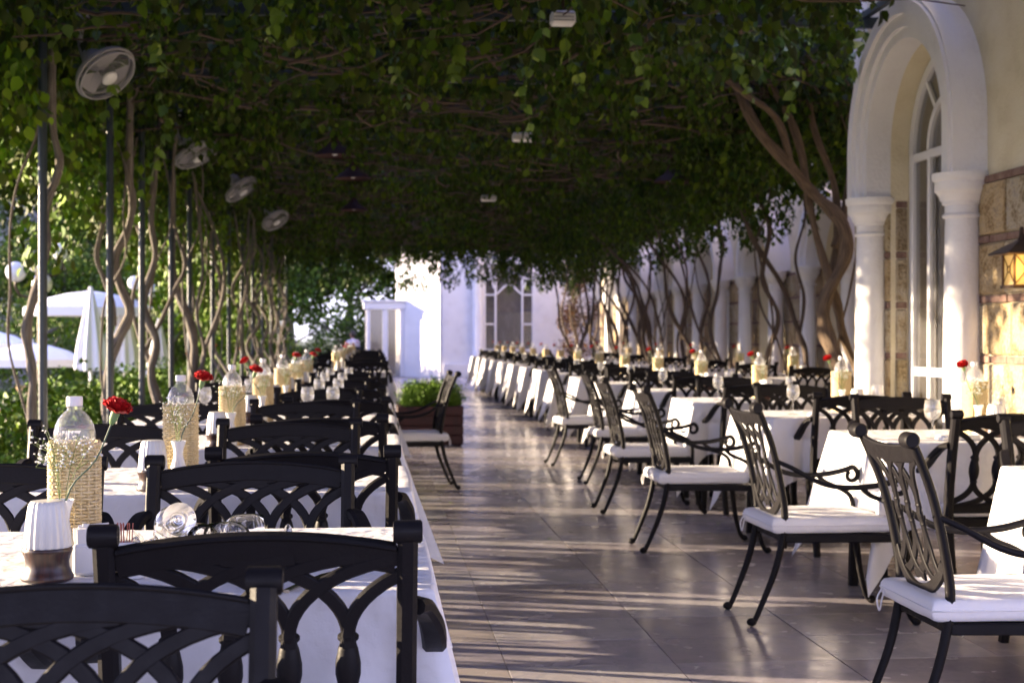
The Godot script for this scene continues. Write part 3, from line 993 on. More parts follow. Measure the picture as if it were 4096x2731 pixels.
	# gypsophila: branching hair-thin stems with small white blossoms
	for q in 2:
		rng.seed = 930 + q
		var ms := MB.new()
		var mf := MB.new()
		for k in 6:
			var out := Vector3(rnd(-0.07, 0.05) - 0.015 * (k % 2), rnd(0.20, 0.26), rnd(-0.03, 0.04))
			var p0 := Vector3(rnd(-0.006, 0.006), 0.07, rnd(-0.006, 0.006))
			var p1 := Vector3(out.x * 0.3, 0.165, out.z * 0.3)
			ms.tube(smooth_path([p0, p1, out], 3), 0.0006, 4, false)
			for e in 9:
				var f := rnd(0.3, 1.0)
				var from := p1.lerp(out, f)
				var to := from + Vector3(rnd(-0.035, 0.035), rnd(0.0, 0.03), rnd(-0.03, 0.03))
				ms.tube([from, to], 0.0004, 4, false)
				for w in 2:
					var tw := to + Vector3(rnd(-0.012, 0.012), rnd(-0.004, 0.012), rnd(-0.012, 0.012))
					ms.tube([to, tw], 0.0003, 3, false)
					mf.ball(tw, Vector3(1, 0.8, 1) * rnd(0.0017, 0.003), 6, 4)
		S["gyp_stems%d" % q] = ms.mesh()
		S["gyp_blossoms%d" % q] = mf.mesh()

func water_bottle(label: String, p: Vector3, near: bool) -> void:
	var t := thing("water_bottle", label, "bottle", p + Vector3(0, 0.0075, 0), rnd(0, 6), "plastic water bottles in baskets")
	part(t, "shell", S.bottle, M.bottle)
	if near: part(t, "water", S.water, M.water)
	else: part(t, "water", S.water, M.thin_glass)
	part(t, "cap", S.bottle_cap, M.cap)

func basket(label: String, p: Vector3, turn: float) -> void:
	var t := thing("woven_basket", label, "basket", p, turn, "woven bottle baskets")
	part(t, "weave", S.basket_weave, M.cane)
	part(t, "stakes", S.basket_stakes, M.cane)
	part(t, "rim", S.basket_rim, M.cane)
	part(t, "floor_pad", S.basket_floor, M.cane)

func candle_lamp(label: String, p: Vector3) -> void:
	var t := thing("table_lamp", label, "lamp", p, 0.0, "candle lamps on the tables")
	part(t, "base", S.lamp_base, M.wood)
	part(t, "lamp_shade", S.lamp_shade, M.shade)

func carnation(label: String, p: Vector3, kind: int, turn: float) -> void:
	var t := thing("carnation", label, "flower", p, turn, "red carnations in vases")
	part(t, "stem", S["carn_stem%d" % kind], M.stem)
	part(t, "calyx", S["carn_calyx%d" % kind], M.calyx)
	part(t, "bloom", S["carn_bloom%d" % kind], M.petal)

func wine_glass(label: String, xf: Transform3D, fine: bool) -> void:
	solo("wine_glass", S.wine_glass, M.glass if fine else M.thin_glass, label, "glass", xf, "wine glasses on the tables")

func lay_table(where: String, c: Vector3, k: int, dist: float, flip: float) -> void:
	# the usual set in the middle of a table: bottle in its basket, vase with a carnation, lamp, glasses, napkins
	var y := TOP + 0.0015
	var b := c + Vector3(0.0, y, rnd(-0.03, 0.03))
	var tall := dist < 20.0
	basket("pale woven basket holding a water bottle on %s" % where, b, rnd(-0.25, 0.25))
	water_bottle("clear plastic water bottle standing in the basket on %s" % where, b, dist < 6.0)
	var vp := b + Vector3(rnd(0.0, 0.03) * flip, 0, 0.095)
	solo("vase", S.vase, M.porcelain, "small white porcelain vase on %s" % where, "vase", placed(vp), "white vases")
	carnation("red carnation leaning out of the vase on %s" % where, vp, [0, 1, 0, 2, 1][k % 5] if flip > 0 else 2, rnd(-0.3, 0.3))
	if tall:
		var g := thing("gypsophila", "sprig of tiny white blossoms in the vase on %s" % where, "flower", vp, rnd(0, 6), "white filler sprigs in vases")
		part(g, "stems", S["gyp_stems%d" % (k % 2)], M.green_stem)
		part(g, "blossoms", S["gyp_blossoms%d" % (k % 2)], M.blossom).set_meta("kind", "stuff")
	candle_lamp("white ribbed candle lamp on dark wooden base on %s" % where, b + Vector3(rnd(-0.07, 0.0) * flip, 0, 0.19))


# ---------------------------------------------------------------- floor and ground
func build_ground() -> void:
	var m := MB.new()
	m.face([at(-400, -0.62, -150), at(400, -0.62, -150), at(400, -0.62, 500), at(-400, -0.62, 500)], Vector3.UP)
	ground_piece("ground", m.mesh(), M.lawn)
	m = MB.new()
	m.box(at(2.2, -0.32, 18.0), Vector3(13.4, 0.59, 52.0), 0.01)
	ground_piece("terrace", m.mesh(), M.paving)
	m = MB.new()
	m.box(at(-9.0, -0.6, 27.0), Vector3(8.0, 0.05, 26.0), 0.0)
	ground_piece("path", m.mesh(), M.paving)
	# planting bed on the terrace edge
	m = MB.new()
	var nx := 10
	var nz := 60
	for a in nx + 1:
		for b in nz + 1:
			var u := float(a) / nx
			m.vert(at(lerpf(-4.45, -2.08, u), 0.0 + 0.05 * sin(u * PI) + 0.02 * sin(a * 2.3 + b * 1.7), lerpf(1.0, 43.0, float(b) / nz)), Vector3.UP)
	for a in nx:
		for b in nz:
			var q := a * (nz + 1) + b
			m.quad(q, q + 1, q + nz + 2, q + nz + 1)
	_soft_normals(m)
	ground_piece("soil", m.mesh(), M.soil)
	# marble tiles, 62 by 42 cm
	var fl := Node3D.new()
	fl.name = "floor"
	add_child(fl)
	tag(fl, "", "", "", "structure")
	m = MB.new()
	m.box(at(2.2, -0.015, 20.6), Vector3(8.6, 0.02, 40.8), 0.0)
	part(fl, "grout", m.mesh(), M.grout)
	var tw := 0.617
	var td := 0.4215
	var variants := []
	rng.seed = 11
	for k in 14:
		m = MB.new()
		var u0 := Vector2(rng.randf(), rng.randf())
		var hx := tw / 2
		var hz := td / 2
		var e := 0.0012
		var sx := 0.55 if k % 2 else -0.55
		var uvs := func(x: float, z: float) -> Vector2: return u0 + Vector2(x * sx, z * 0.55)
		var top := []
		var tu := []
		for q in [[-1, -1], [1, -1], [1, 1], [-1, 1]]:
			top.append(Vector3(q[0] * (hx - e), 0, q[1] * (hz - e)))
			tu.append(uvs.call(top[-1].x, top[-1].z))
		m.face(top, Vector3.UP, tu)
		for q in 4:
			var a: Vector3 = top[q]
			var b: Vector3 = top[(q + 1) % 4]
			var a2 := Vector3(signf(a.x) * hx, -e, signf(a.z) * hz)
			var b2 := Vector3(signf(b.x) * hx, -e, signf(b.z) * hz)
			m.face([a, b, b2, a2], (a + b) / 2.0 + Vector3.UP * 0.1, [tu[q], tu[(q + 1) % 4], tu[(q + 1) % 4], tu[q]])
			m.face([a2, b2, b2 - Vector3(0, 0.006, 0), a2 - Vector3(0, 0.006, 0)], (a + b) / 2.0)
		variants.append(m)
	var meshes := []
	for q in variants: meshes.append(q.mesh())
	var far := []
	for k in 4: far.append(MB.new())
	for c in range(-4, 10):
		for r in 95:
			var x := 0.476 + 0.31 + c * 0.62
			var d := 0.8 + 0.21 + r * 0.4245 + 0.09
			if d > 40.9: continue
			var kind := rng.randi() % 14
			var tone: int = [0, 0, 1, 1, 2, 3][rng.randi() % 6]
			var h := rnd(-0.0006, 0.0006)
			if x > -0.5 and x < 3.9 and d > 1.6 and d < 19.4:
				part(fl, "tile", meshes[kind], M["marble%d" % tone], Transform3D(Basis.IDENTITY, at(x, h, d)))
			else:
				var f: MB = far[tone]
				var src: MB = variants[kind]
				var base := f.v.size()
				for q in src.v.size(): f.vert(src.v[q] + at(x, h, d), src.n[q], src.uv[q])
				for q in src.i: f.i.append(base + q)
	for k in 4:
		part(fl, "far_tiles", far[k].mesh(), M["marble%d" % k]).set_meta("kind", "stuff")


# ---------------------------------------------------------------- masonry
func course_blocks(parent: Node, d0: float, d1: float, x: float, y1: float, facing: Vector3, thick := 0.05) -> void:
	# courses of split limestone with a thin brick course between, from the floor up to Y1; runs along D (or along x if FACING is along z)
	var along_x := absf(facing.z) > 0.5
	var y := 0.0
	var row := 0
	while y < y1 - 0.05:
		var h := minf(0.312, y1 - y)
		var p := d0
		while p < d1 - 0.02:
			var w := minf(rnd(0.28, 0.52), d1 - p)
			if d1 - (p + w) < 0.14: w = d1 - p
			var proud := rnd(-0.006, 0.010)
			var c := Vector3((p + w / 2), y + h / 2, x) if along_x else at(x, y + h / 2, p + w / 2)
			c += facing * (thick / 2 + proud - 0.02)
			var s := Vector3(w - 0.006, h - 0.006, thick) if along_x else Vector3(thick, h - 0.006, w - 0.006)
			part(parent, "stone", box_mesh(c, s, rnd(0.006, 0.014)), M["stone%d" % (rng.randi() % 4)])
			p += w
		y += h
		if y + 0.05 > y1: break
		p = d0
		while p < d1 - 0.02:
			var w := minf(0.24, d1 - p)
			if d1 - (p + w) < 0.08: w = d1 - p
			var c := Vector3((p + w / 2), y + 0.025, x) if along_x else at(x, y + 0.025, p + w / 2)
			c += facing * (thick / 2 + rnd(-0.004, 0.004) - 0.022)
			var s := Vector3(w - 0.006, 0.044, thick) if along_x else Vector3(thick, 0.044, w - 0.006)
			part(parent, "brick", box_mesh(c, s, 0.004), M.brick)
			p += w
		y += 0.05
		row += 1

func arc_bar(c: Vector3, r0: float, r1: float, x0: float, x1: float, segs := 28) -> ArrayMesh:
	# half ring standing in the y-z plane round C, from radius R0 to R1 and from x X0 to X1
	var m := MB.new()
	for k in segs:
		var a0 := PI * k / segs
		var a1 := PI * (k + 1) / segs
		var q := []
		for a in [a0, a1]:
			for r in [r0, r1]:
				q.append(Vector3(0, sin(a) * r, cos(a) * r))
		# inner, outer, front, back
		for f in [[0, 2, -1.0], [1, 3, 1.0]]:
			var first := m.v.size()
			for p in [q[f[0]], q[f[1]]]:
				for x in [x0, x1]:
					m.vert(c + p + Vector3(x, 0, 0), p.normalized() * f[2])
			m.quad(first, first + 1, first + 3, first + 2)
		for x in [[x0, -1.0], [x1, 1.0]]:
			m.face([c + q[0] + Vector3(x[0], 0, 0), c + q[1] + Vector3(x[0], 0, 0), c + q[3] + Vector3(x[0], 0, 0), c + q[2] + Vector3(x[0], 0, 0)], Vector3(x[1], 0, 0))
	return m.mesh()

func column(parent: Node, x: float, d: float, top: float) -> void:
	var r := 0.118
	var m := MB.new()
	var prof := []
	for k in 9:
		var t := k / 8.0
		prof.append(Vector2(r * (1.0 - 0.12 * t * t), 0.14 + t * (top - 0.46)))
	m.lathe(prof, 36)
	var sh := part(parent, "column", m.mesh(), M.white_paint, placed(at(x, 0, d)))
	m = MB.new()
	m.box(Vector3(0, 0.035, 0), Vector3(0.33, 0.07, 0.33), 0.006)
	m.lathe([Vector2(0.15, 0.07), Vector2(0.158, 0.085), Vector2(0.15, 0.1), Vector2(0.128, 0.11), Vector2(0.132, 0.125), Vector2(0.118, 0.14)], 36, Transform3D.IDENTITY, 0, 0, 0.3)
	part(sh, "base", m.mesh(), M.white_paint)
	m = MB.new()
	var y := top - 0.27
	m.lathe([Vector2(0.102, y - 0.06), Vector2(0.1025, y - 0.005), Vector2(0.117, y), Vector2(0.121, y + 0.01), Vector2(0.117, y + 0.02), Vector2(0.1055, y + 0.025), Vector2(0.1055, y + 0.075), Vector2(0.12, y + 0.08), Vector2(0.123, y + 0.10), Vector2(0.133, y + 0.105), Vector2(0.14, y + 0.13), Vector2(0.158, y + 0.155), Vector2(0.165, y + 0.158)], 36, Transform3D.IDENTITY, 0, 0, 0.6)
	m.lathe([Vector2(0.16, top - 0.115), Vector2(0.167, top - 0.108), Vector2(0.167, top - 0.052), Vector2(0.176, top - 0.044), Vector2(0.182, top - 0.03), Vector2(0.183, top), Vector2(0, top)], 40, Transform3D.IDENTITY, 0, 0, 0.7)
	part(sh, "capital", m.mesh(), M.white_paint)

func arched_window(parent: Node, x: float, d: float, half: float, spring: float, detailed: bool) -> void:
	# white frame filling an arched opening of half width HALF; the arch centre lies at (x, spring, d)
	var w := Node3D.new()
	w.name = "window"
	parent.add_child(w, true)
	var c := at(0, spring, d)
	part(w, "arch_frame", arc_bar(c, half - 0.07, half, x - 0.03, x + 0.03, 28), M.frame)
	if detailed: part(w, "arch_frame", arc_bar(c, half * 0.46, half * 0.46 + 0.045, x - 0.025, x + 0.025, 20), M.frame)
	for s in [-1, 1]:
		part(w, "jamb", box_mesh(at(x, spring / 2, d + s * (half - 0.036)), Vector3(0.06, spring, 0.07), 0.006), M.frame)
		part(w, "mullion", box_mesh(at(x, spring / 2 - 0.02, d + s * half * 0.48), Vector3(0.05, spring - 0.04, 0.045), 0.005), M.frame)
	for y in [0.08, 0.95, spring - 0.03]:
		part(w, "rail", box_mesh(at(x + 0.001, y, d), Vector3(0.046, 0.06, (half - 0.072) * 2), 0.005), M.frame)
	for a in [0.9, PI / 2, PI - 0.9]:
		var r := half * 0.46 + 0.04
		var len := half - 0.06 - r if detailed else half * 0.9
		var rr := r + len / 2 if detailed else len / 2
		part(w, "glazing_bar", box_mesh(c + Vector3(x, sin(a) * rr, cos(a) * rr), Vector3(0.04, len, 0.035), 0.004, Basis(Vector3.RIGHT, PI / 2 - a)), M.frame)
	var m := MB.new()
	for s in 3:
		m = MB.new()
		m.box(at(x, spring / 2, d + (s - 1) * half * 0.66), Vector3(0.006, spring - 0.12, half * 0.62), 0.0)
		part(w, "pane", m.mesh(), M.pane)
	var poly := PackedVector2Array()
	for k in 25: poly.append(Vector2(cos(PI * k / 24) * (half - 0.03), sin(PI * k / 24) * (half - 0.03)))
	m = MB.new()
	m.extrude(poly, 0.006, Transform3D(Basis(Vector3.UP, PI / 2), c + Vector3(x, 0.002, 0)))
	part(w, "pane", m.mesh(), M.pane)
	# curtain drawn behind
	m = MB.new()
	var cols := 40
	for k in cols + 1:
		var z := lerpf(-half, half, float(k) / cols)
		for y in [0.02, spring + half]:
			m.vert(at(x + 0.22 + 0.03 * sin(k * 1.1), y, d + z), Vector3(-1, 0, 0))
	for k in cols: m.quad(k * 2, k * 2 + 1, k * 2 + 3, k * 2 + 2)
	_soft_normals(m)
	part(w, "curtain", m.mesh(), M.curtain)

func wall_with_arches(parent: Node, x: float, thick: float, d0: float, d1: float, top: float, arches: Array, half: float, spring: float) -> void:
	var poly := PackedVector2Array([Vector2(d0, 0.0)])
	for d in arches:
		poly.append(Vector2(d - half, 0.0))
		for k in 33:
			var a := PI - PI * k / 32
			poly.append(Vector2(d + cos(a) * half, spring + sin(a) * half))
		poly.append(Vector2(d + half, 0.0))
	poly.append_array(PackedVector2Array([Vector2(d1, 0.0), Vector2(d1, top), Vector2(d0, top)]))
	var m := MB.new()
	# outline x runs along D: turn it so that x -> -z
	m.extrude(poly, thick, Transform3D(Basis(Vector3(0, 0, -1), Vector3.UP, Vector3(1, 0, 0)), Vector3(x + thick / 2, 0, 0)))
	part(parent, "plaster_wall", m.mesh(), M.plaster)

func build_near_wing() -> void:
	rng.seed = 77
	var b := thing("restaurant_wing", "cream restaurant front with white columned arch beside a wall lantern", "building", Vector3.ZERO)
	var x := 3.70
	var half := 0.68
	var c := 9.25
	wall_with_arches(b, x, 0.30, 2.5, 10.62, 4.7, [c], half, 2.51)
	part(b, "end_wall", box_mesh(at(5.7, 2.35, 10.51), Vector3(3.42, 4.7, 0.2), 0.0), M.plaster)
	part(b, "back_wall", box_mesh(at(7.45, 2.35, 6.5), Vector3(0.2, 4.7, 7.8), 0.0), M.dark_room)
	part(b, "end_wall", box_mesh(at(5.7, 2.35, 2.61), Vector3(3.42, 4.7, 0.2), 0.0), M.plaster)
	part(b, "roof_slab", box_mesh(at(5.6, 4.8, 6.6), Vector3(4.1, 0.2, 8.5), 0.01), M.white_wall)
	# archivolt in three fillets on the columns
	var ac := at(0, 2.51, c)
	part(b, "arch_moulding", arc_bar(ac, 0.682, 0.75, 3.52, 3.71, 36), M.white_paint)
	part(b, "arch_moulding", arc_bar(ac, 0.75, 0.835, 3.49, 3.71, 36), M.white_paint)
	part(b, "arch_moulding", arc_bar(ac, 0.835, 0.925, 3.46, 3.71, 36), M.white_paint)
	part(b, "arch_moulding", arc_bar(ac, 0.925, 0.945, 3.48, 3.71, 36), M.white_paint)
	for s in [-1, 1]:
		for q in [[0.682, 0.75, 3.52], [0.75, 0.835, 3.49], [0.835, 0.925, 3.46], [0.925, 0.945, 3.48]]:
			part(b, "arch_moulding", box_mesh(at((q[2] + 3.71) / 2, 2.354, c + s * (q[0] + q[1]) / 2), Vector3(3.71 - q[2], 0.312, q[1] - q[0]), 0.0), M.white_paint)
	column(b, 3.60, c - 0.81, 2.198)
	column(b, 3.60, c + 0.81, 2.198)
	course_blocks(b, 6.3, c - half - 0.0, x, 2.19, Vector3(-1, 0, 0))
	course_blocks(b, c + half, 10.62, x, 2.19, Vector3(-1, 0, 0))
	course_blocks(b, 3.735, 3.82, -(c + half), 2.19, Vector3(0, 0, 1), 0.035)
	arched_window(b, 3.86, c, half - 0.01, 2.50, true)
	# corner pilaster at the far end
	part(b, "corner_strip", box_mesh(at(3.685, 3.5, 10.52), Vector3(0.05, 2.4, 0.2), 0.004), M.white_paint)

func build_far_wing() -> void:
	rng.seed = 78
	var b := thing("restaurant_arcade", "long cream arcade with white columns and stone piers behind the vines", "building", Vector3.ZERO)
	var x := 6.35
	var half := 0.76
	var arches := []
	for k in 7: arches.append(15.4 + 3.45 * k)
	wall_with_arches(b, x, 0.4, 10.64, 40.98, 4.5, arches, half, 2.2)
	part(b, "roof_slab", box_mesh(at(8.0, 4.6, 26.2), Vector3(4.2, 0.2, 29.5), 0.01), M.roof_tile)
	part(b, "back_wall", box_mesh(at(9.9, 2.25, 26.2), Vector3(0.2, 4.5, 29.5), 0.0), M.dark_room)
	var from := 13.2
	for d in arches:
		var c := at(0, 2.2, d)
		part(b, "arch_moulding", arc_bar(c, half + 0.002, half + 0.1, 6.06, 6.36, 24), M.white_paint)
		part(b, "arch_moulding", arc_bar(c, half + 0.1, half + 0.26, 6.0, 6.36, 24), M.white_paint)
		column(b, 6.14, d - 0.9, 2.198)
		column(b, 6.14, d + 0.9, 2.198)
		course_blocks(b, from, d - half, x, 2.19, Vector3(-1, 0, 0))
		from = d + half
		arched_window(b, 6.6, d, half - 0.01, 2.19, false)
	course_blocks(b, from, 40.9, x, 2.19, Vector3(-1, 0, 0))

func build_end_house() -> void:
	var b := thing("white_end_house", "white house front with tall wavy-barred window closing the aisle", "building", Vector3.ZERO)
	var z := 41.0
	# front with a window opening
	var m := MB.new()
	var poly := PackedVector2Array([Vector2(1.93, 0), Vector2(1.93, 5.4), Vector2(6.4, 5.4), Vector2(6.4, 0), Vector2(4.62, 0), Vector2(4.62, 3.3), Vector2(3.12, 3.3), Vector2(3.12, 0)])
	m.extrude(poly, 0.3, Transform3D(Basis.IDENTITY, at(0, 0, z + 0.15)))
	part(b, "front_wall", m.mesh(), M.white_wall)
	part(b, "parapet", box_mesh(at(3.87, 0.38, z + 0.12), Vector3(1.5, 0.76, 0.2), 0.005), M.dark_wall)
	# slanting side wall that catches the sun
	m = MB.new()
	m.extrude(PackedVector2Array([Vector2(0, 0), Vector2(1.9, 0), Vector2(1.9, 5.4), Vector2(0, 5.4)]), 0.3, Transform3D(Basis(Vector3.UP, PI - 0.85), at(1.98, 0, z + 0.11)))
	part(b, "side_wall", m.mesh(), M.white_wall)
	part(b, "plinth", box_mesh(at(2.5, 0.2, z - 0.06), Vector3(1.1, 0.4, 0.12), 0.01), M.white_wall)
	# engaged column beside the window
	m = MB.new()
	m.lathe([Vector2(0.2, 0), Vector2(0.2, 0.35), Vector2(0.15, 0.4), Vector2(0.15, 3.6), Vector2(0.2, 3.7), Vector2(0.2, 3.8)], 28)
	part(b, "column", m.mesh(), M.white_paint, placed(at(2.95, 0, z - 0.12)))
	var w := Node3D.new()
	w.name = "window"
	b.add_child(w, true)
	for x in [3.15, 4.59]: part(w, "jamb", box_mesh(at(x, 2.05, z + 0.05), Vector3(0.09, 2.5, 0.09), 0.01), M.frame)
	for x in [3.48, 4.26]: part(w, "mullion", box_mesh(at(x, 1.87, z + 0.05), Vector3(0.06, 2.1, 0.06), 0.01), M.frame)
	part(w, "sill", box_mesh(at(3.87, 0.79, z + 0.02), Vector3(1.54, 0.07, 0.2), 0.01), M.frame)
	for y in [1.55, 2.4]:
		for x in [3.315, 4.425]: part(w, "rail", box_mesh(at(x, y, z + 0.05), Vector3(0.24, 0.05, 0.05), 0.008), M.frame)
	for q in [[2.4, 0.30, 0.45], [2.83, 0.22, 0.7]]:
		var pts := []
		for k in 21:
			var u := -1.0 + 0.1 * k
			pts.append(at(3.87 + u * q[2], q[0] + q[1] * (0.5 + 0.5 * cos(u * PI)), z + 0.045))
		m = MB.new()
		m.sweep(pts, strap(0.05, 0.05, 0.008), Vector3(0, 0, 1))
		part(w, "wavy_bar", m.mesh(), M.frame)
	part(w, "glazing_bar", box_mesh(at(3.87, 3.0, z + 0.045), Vector3(0.05, 0.55, 0.05), 0.008), M.frame)
	for s in [-1, 1]: part(w, "glazing_bar", box_mesh(at(3.87 + s * 0.52, 2.95, z + 0.04), Vector3(0.05, 0.75, 0.05), 0.008, Basis(Vector3.FORWARD, s * 0.22)), M.frame)
	m = MB.new()
	m.box(at(3.87, 2.05, z + 0.1), Vector3(1.46, 2.5, 0.006), 0.0)
	part(w, "pane", m.mesh(), M.pane)
	part(w, "blind", box_mesh(at(3.87, 2.55, z + 0.2), Vector3(1.4, 1.3, 0.02), 0.0), M.curtain)
	part(w, "room_back", box_mesh(at(3.87, 1.9, z + 1.6), Vector3(3.0, 3.2, 0.1), 0.0), M.dark_room)
	part(b, "ceiling_slab", box_mesh(at(4.1, 5.5, z + 2.0), Vector3(4.6, 0.2, 4.2), 0.0), M.white_wall)
	# glazed porch at its garden side
	var g := thing("glazed_porch", "white framed glass door porch left of the sunlit house wall".replace("left of", "beside"), "porch", at(0.3, 0, 42.2))
	for q in [-0.5, 0.0, 0.5]: part(g, "post", box_mesh(Vector3(q, 1.0, 0), Vector3(0.12 if q != 0.0 else 0.16, 2.0, 0.12), 0.01), M.frame)
	part(g, "header", box_mesh(Vector3(0, 2.1, 0), Vector3(1.3, 0.22, 0.2), 0.02), M.frame)
	part(g, "cornice", box_mesh(Vector3(0, 2.24, 0), Vector3(1.4, 0.06, 0.28), 0.01), M.frame)
	for q in [-0.25, 0.25]: part(g, "pane", box_mesh(Vector3(q, 1.0, 0.0), Vector3(0.4, 1.98, 0.01), 0.0), M.pane)
	part(g, "back_wall", box_mesh(Vector3(0, 1.0, -0.9), Vector3(1.2, 2.0, 0.1), 0.0), M.dark_wall)


# ---------------------------------------------------------------- pergola, vines, canopy
func build_pergola() -> void:
	var b := thing("pergola_frame", "dark blue-grey steel pergola posts and beams carrying the vines", "pergola", Vector3.ZERO)
	var posts := [5.0, 7.6, 10.15, 12.67, 14.37, 16.42, 18.02, 20.55, 22.8, 25.0, 27.2, 29.5, 32.0, 34.5, 37.2]
	var pm := MB.new()
	pm.tube([Vector3(0, -0.02, 0), Vector3(0, 3.46, 0)], 0.031, 16)
	var pmesh := pm.mesh()
	for d in posts:
		part(b, "post", pmesh, M.post, placed(at(-2.3, 0, d)))
	for k in posts.size():
		var d: float = posts[k]
		var x1 := 3.75 if d < 10.9 else 6.36
		part(b, "beam", box_mesh(at((x1 - 2.4) / 2, 3.5, d), Vector3(x1 + 2.4, 0.08, 0.05), 0.004), M.post)
	for x in [-2.3, -0.3, 1.8, 3.6]:
		part(b, "purlin", box_mesh(at(x, 3.565, 21.0), Vector3(0.05, 0.05, 33.4), 0.004), M.post)

func leaf_shape(m: MB, p: Vector3, b: Basis, size: float) -> void:
	# ovate pointed leaf folded along its midrib and drooping at the tip
	var out := b * Vector3(0, 0, 1)
	var base := m.v.size()
	for q in [Vector3(0, 0, 0), Vector3(-0.36, 0.3, 0.10), Vector3(-0.30, 0.62, 0.07), Vector3(0, 1.0, -0.16), Vector3(0.30, 0.62, 0.07), Vector3(0.36, 0.3, 0.10), Vector3(0, 0.45, -0.02)]:
		m.vert(p + b * (q * size), (out + b * Vector3(-q.x * 0.7, 0, 0)).normalized(), Vector2(q.x + 0.5, q.y))
	for k in 5: m.tri(base + k, base + k + 1, base + 6)
	m.tri(base + 5, base, base + 6)

func leaf_clump(count: int, radius: Vector3, size: float, seed_: int, tints: Array, hang := 0.6) -> ArrayMesh:
	rng.seed = seed_
	var m := MB.new()
	m.colored = true
	for k in count:
		var d := Vector3(rng.randfn(), rng.randfn(), rng.randfn()).normalized() * pow(rng.randf(), 0.45)
		var p := d * radius
		var down := (Vector3(rnd(-1, 1), -hang * 1.4, rnd(-1, 1)) + d * 0.4).normalized()
		var face := Vector3(rnd(-1, 1), rnd(-0.3, 1.2), rnd(-1, 1)).normalized()
		face = (face - down * face.dot(down)).normalized()
		var c: Color = tints[rng.randi() % tints.size()]
		var w := rnd(0.75, 1.25)
		m.tint = Color(c.r * w, c.g * w, c.b * w * rnd(0.7, 1.2))
		leaf_shape(m, p, Basis(down.cross(face), down, face), size * (0.38 + 0.95 * pow(rng.randf(), 1.3)))
	return m.mesh()

func scatter(parent: Node, called: String, m: Mesh, xfs: Array, cols: Array) -> MultiMeshInstance3D:
	var mm := MultiMesh.new()
	mm.transform_format = MultiMesh.TRANSFORM_3D
	mm.use_colors = true
	mm.mesh = m
	mm.instance_count = xfs.size()
	for k in xfs.size():
		mm.set_instance_transform(k, xfs[k])
		mm.set_instance_color(k, cols[k])
	var o := MultiMeshInstance3D.new()
	o.name = numbered(called) if parent == self else called
	o.multimesh = mm
	o.material_override = M.leaf
	parent.add_child(o, true)
	o.set_meta("kind", "stuff")
	return o

func spin(s: float) -> Basis:
	return (Basis(Vector3.UP, rnd(0, TAU)) * Basis(Vector3.RIGHT, rnd(-0.4, 0.4))).scaled(Vector3(s, s, s))

